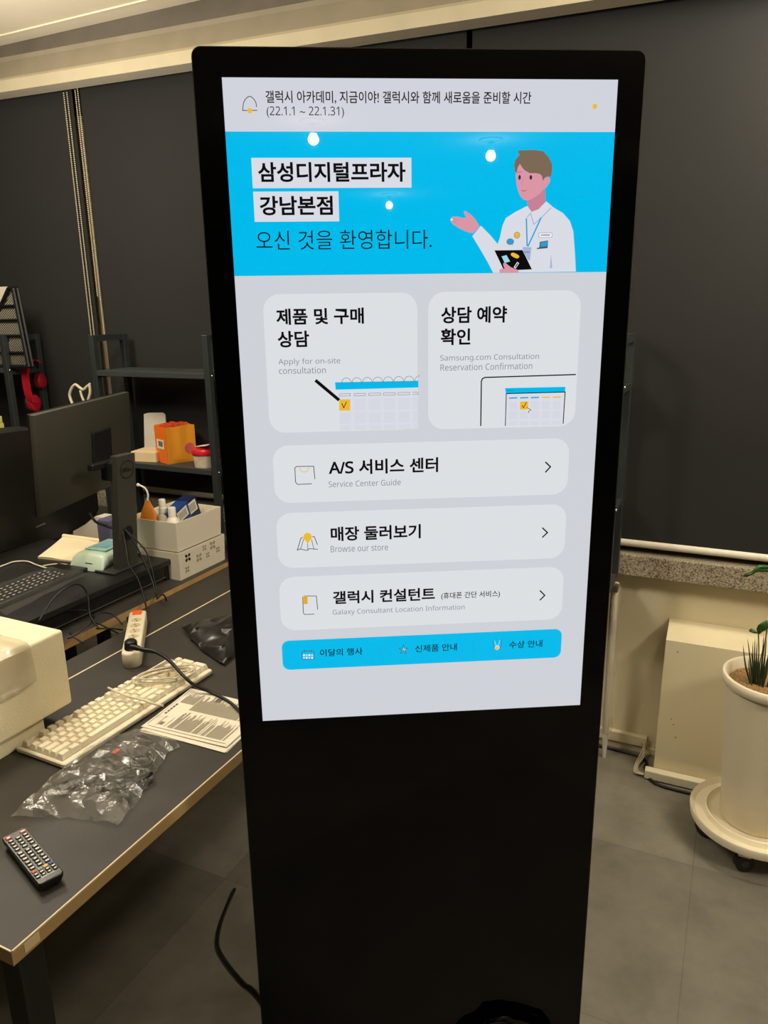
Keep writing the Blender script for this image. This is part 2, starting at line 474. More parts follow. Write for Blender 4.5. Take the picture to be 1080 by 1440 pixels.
# panel slab (black sides) and the lit face
P2([(SX0, SZ0), (SX1, SZ0), (SX1, SZ1), (SX0, SZ1)], BG, 0)
P2([(SX0 - .0012, SZ0 - .0012), (SX1 + .0012, SZ0 - .0012), (SX1 + .0012, SZ1 + .0012), (SX0 - .0012, SZ1 + .0012)], INK, -4)
zt = (kpx(317, 185.6)[1] + kpx(865, 185.6)[1]) / 2; zb = (kpx(329.5, 388)[1] + kpx(853, 382.7)[1]) / 2
P2([(SX0, zb), (SX1, zb), (SX1, zt), (SX0, zt)], CY, 1)
P2([(SX0, zt), (SX1, zt), (SX1, SZ1), (SX0, SZ1)], BG2, 1)
# heading
LN([(341.6, 155.6), (342.4, 146), (346, 139), (351, 136), (356, 138.6), (360, 145), (360.8, 150.5)], 0.0011, LINE, 2, 4)
LN([(341.2, 155.7), (361.5, 155.5)], 0.0011, LINE, 2)
DOT((351.3, 156), 0.0032, YEL, 3); DOT((836, 150), 0.0033, YEL, 3)
TX('갤럭시 아카데미, 지금이야! 갤럭시와 함께 새로움을 준비할 시간', (374, 146), (747, 129.3), INK, 3, 0.012)
TX('(22.1.1 ~ 22.1.31)', (375.5, 166.3), (483.5, 150.3), INK, 3, 0.0)
# banner writing
RR([(353.7, 222.6), (579, 221.6), (578, 264.5), (355.3, 264.5)], 0.0001, PANEL, 2)
RR([(356.4, 270), (476.7, 268.8), (476.2, 311.3), (358, 312.3)], 0.0001, PANEL, 2)
TX('삼성디지털프라자', (363.6, 256.5), (570, 228), INK, 3, 0.026)
TX('강남본점', (366, 303.2), (467.5, 275.4), INK, 3, 0.026)
TX('오신 것을 환영합니다.', (361, 352), (607, 322.6), INK, 3, -0.004)
# the drawn shop assistant
def Z(pts): return [(600 + x / 4.5, 190 + y / 4.5) for x, y in pts]
PX(Z([(420, 872), (388, 810), (345, 735), (288, 640), (342, 574), (400, 632), (448, 690), (462, 650), (478, 575), (500, 525), (560, 487), (632, 450), (690, 470), (756, 420), (800, 458), (862, 495), (905, 545), (926, 610), (936, 740), (942, 864)]), PANEL, 3)
PX(Z([(290, 622), (334, 578), (308, 535), (280, 505), (258, 490), (244, 481), (234, 484), (236, 496), (250, 522), (230, 526), (196, 517), (162, 517), (150, 530), (150, 544), (166, 566), (205, 590), (250, 612)]), SKIN, 4)
LN(Z([(160, 538), (192, 546)]), 0.0005, SKIN2, 5); LN(Z([(164, 530), (200, 536)]), 0.0005, SKIN2, 5); LN(Z([(162, 549), (188, 556)]), 0.0005, SKIN2, 5)
DOT(Z([(158, 536)])[0], 0.0014, WHT, 5)
# neck, head, ear, hair
PX(Z([(632, 410), (640, 455), (662, 486), (706, 470), (750, 424), (748, 330), (700, 360), (660, 400)]), SKIN2, 4)
PX(Z([(568, 210), (562, 250), (566, 300), (574, 345), (590, 385), (612, 410), (640, 415), (670, 402), (710, 375), (738, 345), (744, 342), (762, 322), (778, 298), (780, 278), (764, 264), (742, 270), (735, 285), (728, 240), (690, 200), (610, 180), (580, 180)]), SKIN, 5)
PX(Z([(577, 98), (680, 95), (735, 103), (770, 140), (790, 180), (793, 215), (786, 262), (764, 264), (748, 268), (740, 280), (734, 292), (728, 262), (716, 248), (690, 242), (650, 242), (618, 224), (602, 205), (588, 183), (574, 206), (567, 243), (556, 228), (551, 192), (560, 158), (581, 132), (586, 122), (576, 116)]), HAIR, 6)
DOT(Z([(586, 269)])[0], 0.0021, EYE, 7, sx=.85, sz=1.5); DOT(Z([(657, 269)])[0], 0.0021, EYE, 7, sx=.95, sz=1.4)
LN(Z([(575, 238), (586, 234), (600, 236)]), 0.0009, LIP, 7)
LN(Z([(606, 275), (602, 298), (596, 310), (603, 315)]), 0.0007, SKIN2, 7)
PX(Z([(593, 347), (615, 353), (636, 346), (622, 357), (606, 358)]), LIP, 7)
# collar, lanyard, badge
LN(Z([(635, 520), (656, 494), (676, 566), (722, 525), (785, 462)]), 0.0013, SHIRTL, 5)
LN(Z([(629, 530), (634, 700)]), 0.0019, LAN, 6); LN(Z([(722, 524), (640, 702)]), 0.0019, LAN, 6)
PX(Z([(606, 708), (662, 710), (652, 790), (640, 792), (608, 735)]), SHIRTL, 5)
LN(Z([(616, 740), (648, 742)]), 0.0008, LINE, 6)
PX(Z([(785, 752), (793, 842), (778, 842)]), SHIRTL, 5)
# pins
DOT(Z([(570, 634)])[0], 0.0044, LINE, 5); DOT(Z([(570, 634)])[0], 0.0038, YEL, 6); DOT(Z([(570, 636)])[0], 0.0016, 6 + 0, 7)
LN(Z([(561, 636), (570, 643), (579, 636)]), 0.0005, LINE, 7)
DOT(Z([(527, 675)])[0], 0.0054, LINE, 5, sx=1, sz=.8); DOT(Z([(527, 675)])[0], 0.0048, LAN, 6, sx=1, sz=.8)
PX(Z([(540, 688), (547, 700), (531, 690)]), LAN, 6)
RR(Z([(707, 620), (792, 618), (792, 648), (707, 650)]), 0.0012, LINE, 5); RR(Z([(709, 622), (790, 620), (790, 646), (709, 648)]), 0.001, WHT, 6)
for x0, x1 in ((722, 731), (736, 748), (752, 758), (762, 776)): LN(Z([(x0, 634), (x1, 633)]), 0.0012, LINE, 7)
PX(Z([(714, 676), (766, 667), (764, 712), (710, 716)]), STEEL, 5); PX(Z([(720, 680), (762, 672), (759, 704), (716, 707)]), LAN, 6); PX(Z([(696, 714), (764, 708), (762, 716), (695, 722)]), STEEL, 6)
# tablet in the other hand
PX(Z([(427, 730), (604, 728), (664, 850), (488, 858)]), TABLET, 7)
PX(Z([(472, 768), (503, 760), (526, 800), (492, 810)]), PHONE, 8)
PX(Z([(532, 750), (548, 745), (578, 760), (583, 772), (572, 781), (550, 774), (533, 762)]), YEL, 8, 3)
LN(Z([(558, 836), (574, 812)]), 0.0034, WHT, 8); LN(Z([(560, 834), (574, 813)]), 0.0016, TABLET, 9)
PX(Z([(460, 872), (458, 852), (476, 844), (492, 846), (482, 822), (484, 808), (500, 812), (530, 836), (570, 852), (582, 864), (580, 872)]), SKIN, 9)
# menu cards
R_ = 0.0235
cA = RR([(369, 413.6), (588, 411.5), (586, 605), (379.5, 607.4)], R_, CARD, 2)
cB = RR([(601.5, 410.6), (816, 408), (809, 600), (602.5, 602.6)], R_, CARD, 2)
TX('제품 및 구매', (389, 457.2), (511.3, 432.4), INK, 3, 0.026); TX('상담', (391, 488.8), (434.4, 464.8), INK, 3, 0.026)
TX('Apply for on-site', (391.8, 514.8), (478.4, 502.8), GREY, 3); TX('consultation', (392.6, 526), (458, 515.4), GREY, 3)
TX('상담 예약', (620, 455), (713, 430.2), INK, 3, 0.026); TX('확인', (619.6, 485.6), (661.4, 461.6), INK, 3, 0.026)
TX('Samsung.com Consultation', (618.8, 509.6), (757.8, 496.6), GREY, 3); TX('Reservation Confirmation', (619.2, 521.4), (748.4, 509.4), GREY, 3)
def Q(pts): return [(350 + x / 2.204, 400 + y / 2.204) for x, y in pts]
PX(Q([(281, 326), (525, 319), (521, 447), (284, 452)]), PANEL, 3)
PX(Q([(267, 303), (525, 298), (525, 319), (269, 326)]), CY, 4)
for k in range(8):
    cx, cy = 302 + 32.4 * k, 304 - 0.9 * k
    pts = [(cx + 14.5 * cos(t * pi / 14), cy - 14.5 * sin(t * pi / 14)) for t in (range(-3, 18) if k < 7 else range(7, 18))]
    LN(Q(pts), 0.0006, LINE, 5)
cols = [(280, 314), (326, 361), (371, 408), (417, 453), (462, 498), (507, 524)]
for j, (x0, x1) in enumerate(cols):
    dy = -0.022 * (x0 - 280)
    LN(Q([(x0, 339 + dy), (x1, 338 + dy), (x1, 345 + dy), (x0, 346 + dy)]), 0.0005, LINE, 5, 0, x1 < 520)
    for r_, (y0, y1) in enumerate(((356, 391), (398, 431), (438, 452))):
        o_ = 1.2 * r_
        PX(Q([(x0 + o_, y0 + dy), (x1 + o_ * .6, y0 + dy - .8), (x1 + o_ * .6, y1 + dy - .8), (x0 + o_, y1 + dy)]), YEL if (j == 0 and r_ == 0) else CELL, 5)
LN(Q([(288, 368), (294, 382), (302, 364)]), 0.0011, INK, 6)
LN(Q([(209, 299), (277, 356)]), 0.0048, INK, 6)
# device picture
LN(Q([(718, 437), (720, 300), (723, 292), (731, 288), (1011, 279)]), 0.0018, INK, 4)
PX(Q([(793, 320), (981, 316), (973, 436), (794, 437)]), PANEL, 4)
PX(Q([(793, 321), (980, 317), (979, 333), (796, 338)]), CY, 5)
for k in range(3): DOT(Q([(803 + 8 * k, 328)])[0], 0.0007, INK, 6, 10)
LN(Q([(797, 338), (979, 333), (973, 430)]), 0.0014, INK, 6); LN(Q([(797, 338), (794, 437)]), 0.0012, INK, 6)
for j, (x0, x1) in enumerate(((806, 831), (840, 865), (873, 898), (908, 932), (941, 965))):
    dy = -0.02 * (x0 - 806)
    LN(Q([(x0 + 1, 352 + dy), (x1 - 1, 351 + dy)]), 0.0019, LAN if j < 3 else YEL, 6)
    for r_, (y0, y1) in enumerate(((363, 388), (393, 416), (425, 437))):
        PX(Q([(x0, y0 + dy), (x1, y0 + dy), (x1 - 1, y1 + dy), (x0 - 1, y1 + dy)]), YEL if (j == 1 and r_ == 0) else CELL, 6)
LN(Q([(846, 375), (850, 382), (859, 365)]), 0.001, INK, 7)
PX(Q([(859, 379), (875, 389), (868, 391), (866, 399)]), INK, 8); PX(Q([(860.5, 382), (871, 389), (866, 390), (865, 396)]), WHT, 9)
# three wide cards
def rowcard(c4): return RR(c4, R_, CARD, 2)
rowcard([(382.8, 627.7), (802.3, 614.9), (796, 694.5), (387, 707.8)])
rowcard([(388.3, 721.4), (796.8, 708.6), (793, 784), (391.3, 799.3)])
rowcard([(392, 810.8), (793, 797.2), (789.5, 870.4), (395.6, 886.6)])
RR([(396.4, 901.5), (789.5, 883.2), (788.7, 923.7), (397.7, 942)], 0.012, CY, 2)
TX('A/S 서비스 센터', (462.4, 668), (616, 642.6), INK, 3, 0.026); TX('Service Center Guide', (462.2, 685), (563.4, 673.4), GREY, 3)
TX('매장 둘러보기', (465.4, 761), (591.5, 736.5), INK, 3, 0.026); TX('Browse our store', (465.2, 776.4), (545.5, 764.8), GREY, 3)
TX('갤럭시 컨설턴트', (468.4, 849.4), (611.5, 825.5), INK, 3, 0.026); TX('(휴대폰 간단 서비스)', (620.2, 843.4), (703, 829.6), INK, 3, 0.01)
TX('Galaxy Consultant Location Information', (468, 866.2), (653.2, 849.2), GREY, 3)
for c3 in (((767, 649.8), (773.7, 656.2), (767, 663.5)), ((762.7, 742.2), (769.5, 748.6), (762.7, 755)), ((759.3, 830.4), (765.7, 836.8), (759.3, 843.2))): LN(c3, 0.0021, INK, 3)
def T3(pts): return [(370 + x / 2.348, 600 + y / 2.348) for x, y in pts]
LN(T3([(171, 172), (167, 130), (110, 131), (105, 136), (107, 182), (114, 190), (160, 188)]), 0.0012, LINE, 3); LN(T3([(120, 135), (126, 146), (136, 149), (146, 145), (152, 134)]), 0.0011, YEL, 3, 3)
LN(T3([(131, 365), (125, 367), (113, 407), (122, 403), (146, 408), (152, 402), (180, 404), (168, 362), (180, 386)][:7]), 0.0012, LINE, 3)
LN(T3([(163, 363), (169, 362), (179, 388)]), 0.0012, LINE, 3); LN(T3([(134, 370), (124, 403)]), 0.0009, LINE, 3); LN(T3([(147, 385), (148, 407)]), 0.0009, LINE, 3); LN(T3([(160, 372), (168, 404)]), 0.0009, LINE, 3)
DOT(T3([(147, 363)])[0], 0.0065, YEL, 4); PX(T3([(135, 370), (159, 369), (148, 385)]), YEL, 4)
LN(T3([(180, 602), (176, 558), (136, 558), (131, 562), (133, 614), (137, 619), (168, 618)]), 0.0012, LINE, 3); RR(T3([(132, 558), (148, 558), (148, 585), (133, 585)]), 0.0012, YEL, 4)
for k in range(3): DOT(T3([(140, 564 + 8 * k)])[0], 0.0013, LINE, 5, 12); DOT(T3([(140, 564 + 8 * k)])[0], 0.0007, YEL, 6, 10)
# bottom bar
TX('이달의 행사', (450.2, 923), (509.7, 910), INK, 3, 0.012); TX('신제품 안내', (583.6, 916.8), (642.4, 904.2), INK, 3, 0.012); TX('수상 안내', (715.6, 911.5), (762.6, 899.2), INK, 3, 0.012)
LN(T3([(384, 718), (385, 757)]), 0.0008, LAN, 3); LN(T3([(694, 705), (695, 744)]), 0.0008, LAN, 3)
RR(T3([(127, 739), (170, 737), (170, 767), (128, 769)]), 0.002, STEEL, 3); RR(T3([(129, 741), (168, 739), (168, 765), (130, 767)]), 0.0016, CY, 4)
for r_ in range(2):
    for k in range(4): RR(T3([(132 + 9 * k, 750 + 9 * r_), (138 + 9 * k, 750 + 9 * r_), (138 + 9 * k, 756 + 9 * r_), (132 + 9 * k, 756 + 9 * r_)]), 0.0004, MINT if (k + r_) % 2 else WHT, 5)
for x in (137, 159): LN(T3([(x, 742), (x, 735)]), 0.0009, STEEL, 5)
st = []
for k in range(10):
    r_ = 16.5 if k % 2 == 0 else 7; an = -pi / 2 + k * pi / 5; st.append((463 + r_ * cos(an), 735 + r_ * sin(an)))
LN(T3(st), 0.0009, STEEL, 4, 0, True)
PX(T3([(463, 727), (466, 733), (472, 734), (467, 738), (463, 735)]), YEL, 5)
LN(T3([(758, 704), (761, 726), (768, 737), (780, 735), (786, 722), (787, 702)]), 0.0009, STEEL, 4); LN(T3([(764, 706), (767, 720), (777, 720), (781, 704)]), 0.0008, MINT, 4)
DOT(T3([(772, 729)])[0], 0.0042, MINT, 4); PX(T3([(772, 722), (774, 727), (779, 728), (775, 732), (776, 736), (772, 733), (767, 736), (768, 732), (764, 728), (770, 727)]), YEL, 5)
scr = S.build('screen', SM, kiosk)
tag(scr, 'lit portrait touch screen with Korean menu cards and a drawn shop assistant')

# ================================================================== desks
PLY = mat('plywood_edge', (176, 142, 92), 0.6, var=0.1, scale=30)
def ply_mat():
    m = bpy.data.materials.new('layered_plywood'); m.use_nodes = True
    nt = m.node_tree; b = nt.nodes['Principled BSDF']; b.inputs['Roughness'].default_value = 0.55
    tc = nt.nodes.new('ShaderNodeTexCoord'); wv = nt.nodes.new('ShaderNodeTexWave'); wv.bands_direction = 'Z'
    wv.inputs['Scale'].default_value = 95; wv.inputs['Distortion'].default_value = 0.25
    r = nt.nodes.new('ShaderNodeValToRGB'); e = r.color_ramp.elements
    e[0].color = rgb((132, 104, 62)); e[1].color = rgb((188, 158, 106)); e[0].position = .3; e[1].position = .7
    nt.links.new(tc.outputs['Object'], wv.inputs[0]); nt.links.new(wv.outputs['Fac'], r.inputs[0]); nt.links.new(r.outputs[0], b.inputs['Base Color'])
    return m
PLYL = ply_mat()
EDGEW = mat('pale_edge_line', (226, 208, 172), 0.5)
DZ = 0.72
desk = thing('office_desk', (-0.39, -0.517, 0), 0, 'large desk with black top and layered plywood edge, nearest the camera', 'desk')
m = MB(); m.box(-0.5515, 0, 0, 1.70, DZ - .024, DZ - .0012)
m.mi = 1; m.box(-0.5515, -0.0016, 0.0016, 1.70, DZ - .0012, DZ)
m.build('desk_top', [PLYL, TOPBLACK], desk)
m = MB(); m.box(-0.5515, 0.0003, -0.0003, 0.0018, DZ - .0018, DZ + .0004); m.box(-0.0018, 0.0003, 0, 1.70, DZ - .0018, DZ + .0004)
m.build('edge_line', EDGEW, desk)
m = MB(); m.box(-0.556, -0.5518, 0, 1.70, DZ - .024, DZ + .0006); m.build('joint_strip', EDGEW, desk)
m = MB(); m.box(-0.635, -0.5563, 0, 1.70, DZ - .02, DZ - .0002); m.build('cable_flap', TOPBLACK, desk)
m = MB(); m.box(-0.731, -0.6355, .97, 1.70, DZ - .034, DZ - .0165); m.build('cable_flap', TOPBLACK, desk)
STICK = mat('plain_edge_sticker', (206, 184, 142), 0.4)
m = MB(); q0 = at(35, 1341, X=-0.39); q1 = at(56, 1321, X=-0.39)
m.box(0.0001, 0.0012, q0.y + 0.517, q1.y + 0.517, DZ - .019, DZ - .004, .0004); m.build('edge_sticker', STICK, desk)
for (x, y) in ((-0.10, 0.08), (-0.56, 0.08), (-0.10, 1.62), (-0.56, 1.62)):
    m = MB(); m.box(x - .022, x + .022, y - .022, y + .022, 0.0, DZ - .05, .002); m.build('leg', mat('desk_leg_black', (26, 24, 22), .5), desk)
m = MB()
for y in (0.08, 1.62): m.box(-0.56, -0.10, y - .018, y + .018, DZ - .05, DZ - .024)
for x in (-0.10, -0.56): m.box(x - .018, x + .018, 0.08, 1.62, DZ - .05, DZ - .024)
m.build('frame', BLACKMETAL, desk)

desk2 = thing('office_desk', (-1.122, -0.9, 0), 0, 'second black desk with a tan edge, carrying the monitors and the white bins', 'desk')
m = MB(); m.box(-0.74, 0, 0, 1.93, DZ - .024, DZ - .001); m.mi = 1; m.box(-0.74, -.0006, 0, 1.93, DZ - .001, DZ)
m.build('desk_top', [PLY, TOPBLACK], desk2)
for (x, y) in ((-0.06, 0.06), (-0.66, 0.06), (-0.06, 1.86), (-0.66, 1.86)):
    m = MB(); m.box(x - .02, x + .02, y - .02, y + .02, 0.0, DZ - .024, .002); m.build('leg', BLACKMETAL, desk2)
desk3 = thing('office_desk', (-1.93, -0.9, 0), 0, 'far desk with a pale plywood edge, behind the monitors at the left', 'desk')
m = MB(); m.box(-0.9, 0, 0, 1.95, DZ - .03, DZ - .001); m.mi = 1; m.box(-0.9, -.0006, 0, 1.95, DZ - .001, DZ)
m.build('desk_top', [PLY, TOPBLACK], desk3)
for (x, y) in ((-0.06, 0.06), (-0.8, 0.06), (-0.06, 1.86), (-0.8, 1.86)):
    m = MB(); m.box(x - .02, x + .02, y - .02, y + .02, 0.0, DZ - .03, .002); m.build('leg', BLACKMETAL, desk3)
# cable tray hanging in the gap between the two desks
tray = thing('cable_tray', (-1.07, -0.9, 0.6), 0, 'black cable tray lying in the gap between the two desks', 'cable tray')
m = MB(); m.box(-.045, .04, 0, 1.9, 0, .004); m.box(-.045, -.042, 0, 1.9, 0, .06); m.box(.037, .04, 0, 1.9, 0, .06); m.build('trough', BLACKMETAL, tray)
for y in (0.3, 1.0, 1.7):
    m = MB(); m.box(-.045, -.03, y - .01, y + .01, 0.06, .0855); m.build('hanger', BLACKMETAL, tray)
m = MB(); m.box(-1.0505 + 0, -1.031, 0.05, 0.36, 0.662, 0.684, .002); tag(m.build('cable_duct', CREAM), 'cream cable duct in the gap between the desks, beside the foam block', 'cable duct')
# desk along the window, mostly behind the sign
wd = thing('window_desk', (-1.6, 1.30, 0), 0, 'low desk along the window whose film-wrapped white leg stands right of the sign', 'desk')
m = MB(); m.box(-1.6, 1.715, -.085, .13, .67, .694, .002); m.build('desk_top', TOPBLACK, wd)
for x in (-1.55, 0.1):
    m = MB(); m.cyl((x, .09, .67), (x, .09, 0.0), .014, 12, .009); m.build('leg', WHITEPL, wd, smooth=True)
m = MB(); m.cyl((1.716, .085, .67), (1.716, .105, .10), .0135, 14, .012); m.build('leg', mat('leg_cream', (206, 196, 170), .5), wd, smooth=True)
m = MB(); m.cyl((1.716, .105, .10), (1.717, .106, .0), .011, 14, .006); m.build('leg_foot', WHITEPL, wd, smooth=True)
m = MB(); rings = []
for k in range(16):
    z = .66 - .55 * k / 15; r_ = .019 + .0015 * sin(k * 1.9) + (.004 if 5 < k < 9 else 0)
    rings.append([(1.716 + r_ * (1 + .18 * sin(3 * t * pi / 6 + k)) * cos(t * pi / 6), .092 + r_ * .8 * (1 + .15 * cos(2 * t * pi / 6 + k * 1.3)) * sin(t * pi / 6), z) for t in range(12)])
m.loft(rings, cap=False); tag(m.build('leg_wrap', film('clear_film', (240, 235, 220), .10, .08, .15, .3, 20), wd, smooth=True, angle=180), 'loose clear plastic film around the white leg')
m = MB(); m.box(1.703, 1.729, .06, .085, .645, .67, .003); m.build('bracket', mat('grey_zinc', (130, 122, 108), .35, metal=.8), wd)

# ================================================================== things on the near desk
def frame_on(p, q):
    """rotation about Z whose x axis runs p -> q"""
    return math.atan2(q.y - p.y, q.x - p.x)
# ---- foam block
FOAM = mat('cream_foam', (236, 224, 190), 0.85, var=0.03, scale=18, bump=0.35, bscale=220)
fb = thing('foam_block', (-0.80, -0.35, DZ), 0, 'cream foam packing block at the left, behind the white keyboard', 'foam block')
m = MB(); m.box(-.20, 0.0, -.30, .245, 0, .043, .004); m.build('foam_foot', FOAM, fb, smooth=True)
m = MB(); m.box(-.235, .018, -.30, .305, .0425, .209, .006, 3); m.build('foam_body', FOAM, fb, smooth=True)
# thin foam sheet lying on the block, folded over its front
sh = MB(); rows = []
prof = [(-.24, .213), (-.15, .2135), (-.06, .214), (.0, .215), (.017, .2135), (.0235, .205), (.0245, .18), (.0255, .155), (.027, .135)]
for j in range(13):
    y = -.30 + .521 * j / 12
    rows.append([(x + .0015 * sin(j * 1.7 + k), y, z + .0016 * sin(j * 1.1 + k * .8) - (.012 * sin(j / 12 * 3.0) if k == 8 else 0)) for k, (x, z) in enumerate(prof)])
top = [[(-.80 + x, -.35 + y, DZ + z + .0022) for x, y, z in r] for r in rows]
bot = [[(-.80 + x, -.35 + y, DZ + z) for x, y, z in r] for r in rows]
sh.loft(top, cap=False, closed=False)
sheet = sh.build('foam_sheet', film('foam_wrap', (244, 232, 196), .42, .08, .25, .3, 40), smooth=True, angle=25)
sm = sheet.modifiers.new('thick', 'SOLIDIFY'); sm.thickness = 0.002; sm.offset = 0
tag(sheet, 'thin glossy packing foam sheet folded over the top of the cream foam block', 'foam sheet')

# ---- power strip
pA, pB = at(169.0, 921, z=.757), at(183, 859, z=.757)
pC, pD = at(197.5, 921, z=.757), at(205.5, 858, z=.757)
c0 = (pA + pC) / 2; c1 = (pB + pD) / 2
L = (c1 - c0).length; ps = thing('power_strip', (c0.x, c0.y, DZ), frame_on(c0, c1), 'white power strip with an orange switch, lying across the desk joint', 'power strip')
hw = .0225
m = MB()
def strip_ring(z, ins):
    P = []
    for cx, a0 in ((L - .012, -90), (.022, 90)):
        for i in range(9):
            a = rad(a0 + 180 * i / 8); rx = .012 if a0 < 0 else .022
            P.append((cx + (rx - ins) * cos(a), (hw - ins) * sin(a) , z))
    return P
m.loft([strip_ring(0, .002), strip_ring(.002, 0), strip_ring(.034, 0), strip_ring(.0372, .0015), strip_ring(.038, .004)])
m.build('body', CREAM, ps, smooth=True, angle=50)
for k in range(6):
    cx = .035 + .036 * k
    m = MB()
    m.lathe([(.0155, .0), (.0155, .0006), (.0145, .0008)], (cx, 0, .038), 24); m.mi = 1
    m.lathe([(.0135, .0008), (.0135, .001)], (cx, 0, .038), 24); m.mi = 2
    for s_ in (-1, 1): m.cyl((cx + .006 * s_, .002 * s_, .0388), (cx + .006 * s_, .002 * s_, .0394), .0026, 10)
    m.build('socket', [CREAM, mat('socket_well', (196, 182, 150), .5), mat('socket_hole', (70, 60, 50), .6)], ps)
m = MB(); m.box(L - .034, L - .008, -.011, .013, .038, .0415, .0012); m.build('switch', mat('orange_switch', (236, 96, 40), .35), ps)
# plug and its cable over the keyboard
pk = thing('power_cable', (c0.x, c0.y, DZ), frame_on(c0, c1), 'black power cable plugged into the power strip and running over the white keyboard', 'cable')
pim = pk.matrix_world.inverted()
def into(o, p): return o.matrix_world.inverted() @ Vector(p)
m = MB(); m.cyl((.034, 0, .0396), (.034, 0, .058), .0165, 20, .0145); m.cyl((.034, 0, .058), (.034, 0, .062), .0145, 20, .010); m.build('plug', CABLE, pk, smooth=True)
pts = [at(184, 910, z=.775), at(192, 911, z=.776), at(200.5, 913.5, z=.776), at(219, 917, z=.777), at(238, 929, z=.775), at(255.5, 948, z=.767), at(273, 963, z=.749), at(298, 974, z=.731), at(321.7, 986.6, z=.7275), at(336, 999, z=.7275), at(352, 1014, z=.7275)]
pe = pts[-1]; pts += [Vector((-.40, pe.y + .05, .7275)), Vector((-.379, pe.y + .06, .716)), Vector((-.374, pe.y + .065, .66)), Vector((-.37, pe.y + .07, .35)), Vector((-.36, pe.y + .08, .05)), Vector((-.33, pe.y + .12, .006))]
m = MB(); m.tube(rot_in(pts, pim), .0038, 8, 6, radii=[.007, .0055, .0042] + [.0038] * 8); m.build('cord', CABLE, pk, smooth=True, angle=180)

# ---- white keyboard
kq = [at(*p, z=.73) for p in ((84.2, 1079), (295.5, 947.3), (241.4, 922), (25.9, 1051.6))]
kc = sum(kq, Vector()) / 4
ka = frame_on((kq[0] + kq[3]) / 2, (kq[1] + kq[2]) / 2)
KL, KWd = .430, .140
kb = thing('keyboard', (kc.x, kc.y, DZ), ka, 'full-size white keyboard with pale keys, lying on the near black desk', 'keyboard')
m = MB()
for (ins, z) in (()): pass
def rr2(hx, hy, r, z, n=5):
    P = []
    for sx, sy, a0 in ((1, 1, 0), (-1, 1, 90), (-1, -1, 180), (1, -1, 270)):
        for i in range(n + 1):
            a = rad(a0 + 90 * i / n); P.append((sx * (hx - r) + r * cos(a), sy * (hy - r) + r * sin(a), z))
    return P
m.loft([rr2(KL / 2 - .002, KWd / 2 - .002, .006, .002), rr2(KL / 2, KWd / 2, .006, .005), rr2(KL / 2, KWd / 2, .006, .011), rr2(KL / 2 - .002, KWd / 2 - .002, .005, .013)])
m.build('case', mat('keyboard_white', (238, 228, 204), .4), kb, smooth=True)
m = MB(); m.box(-KL / 2 + .006, KL / 2 - .006, -KWd / 2 + .012, KWd / 2 - .010, .013, .0138); m.build('plate', mat('keyboard_plate', (206, 194, 164), .5), kb)
KEYC = mat('keycap_white', (236, 226, 200), .45)
KEYG = mat('keycap_grey', (206, 196, 170), .45)  # greyer caps for Esc and the first function keys
def key_mesh(w, mt):
    m = MB(); u = .0188; hx = w * u / 2 - .0007; hy = u / 2 - .0007 if w else 0
    m.loft([rr2(hx, hy, .0012, 0, 2), rr2(hx - .0006, hy - .0006, .0014, .003, 2), rr2(hx - .0022, hy - .0026, .002, .0098, 2), rr2(hx - .0032, hy - .0036, .002, .0104, 2)])
    me = bpy.data.meshes.new('key'); m.bm.to_mesh(me); m.bm.free(); me.materials.append(mt); return me
U = .0188; kx0 = -KL / 2 + .0065; kmesh = {}
def key(u, w, row, tall=0, g=0):
    k_ = (w, tall, g)
    if k_ not in kmesh:
        me = key_mesh(w, KEYG if g else KEYC)
        if tall:
            for v in me.vertices: v.co.y += (U / 2 if v.co.y > 0 else -U / 2)
        kmesh[k_] = me
    o = bpy.data.objects.new('key', kmesh[k_]); COL.objects.link(o); o.parent = kb
    ry = {0: KWd / 2 - .0205}.get(row, KWd / 2 - .0205 - .0042 - U * row)
    o.location = (kx0 + (u + w / 2) * U, ry - (U / 2 if tall else 0), .0146)
    return o
nkeys = 0
key(0, 1, 0, g=1)
for x in (2, 3, 4, 5): key(x, 1, 0, g=1)
for x in (6.5, 7.5, 8.5, 9.5, 11, 12, 13, 14): key(x, 1, 0)
key(15.25, 1, 0)
for x in range(13): key(x, 1, 1)
key(13, 2, 1)
key(0, 1.5, 2)
for x in range(12): key(1.5 + x, 1, 2)
key(13.5, 1.5, 2)
key(0, 1.75, 3)
for x in range(11): key(1.75 + x, 1, 3)
key(12.75, 2.25, 3)
key(0, 2.25, 4)
for x in range(10): key(2.25 + x, 1, 4)
key(12.25, 2.75, 4)
x = 0
for w_ in (1.25, 1.25, 1.25, 6.25, 1.25, 1.25, 1.25, 1.25): key(x, w_, 5); x += w_
for r_ in (1, 2):
    for x in (15.25, 16.25, 17.25): key(x, 1, r_)
key(16.25, 1, 4)
for x in (15.25, 16.25, 17.25): key(x, 1, 5)
for x in (18.5, 19.5, 20.5, 21.5): key(x, 1, 1)
for r_ in (2, 3, 4):
    for x in (18.5, 19.5, 20.5): key(x, 1, r_)
key(18.5, 2, 5); key(20.5, 1, 5); key(21.5, 1, 2, 1); key(21.5, 1, 4, 1)
# indicator window at the far right corner
m = MB(); m.box(kx0 + 18.3 * U, kx0 + 22.2 * U, KWd / 2 - .030, KWd / 2 - .010, .0138, .0158, .001); m.build('indicator_panel', mat('smoky_panel', (150, 142, 126), .2), kb)
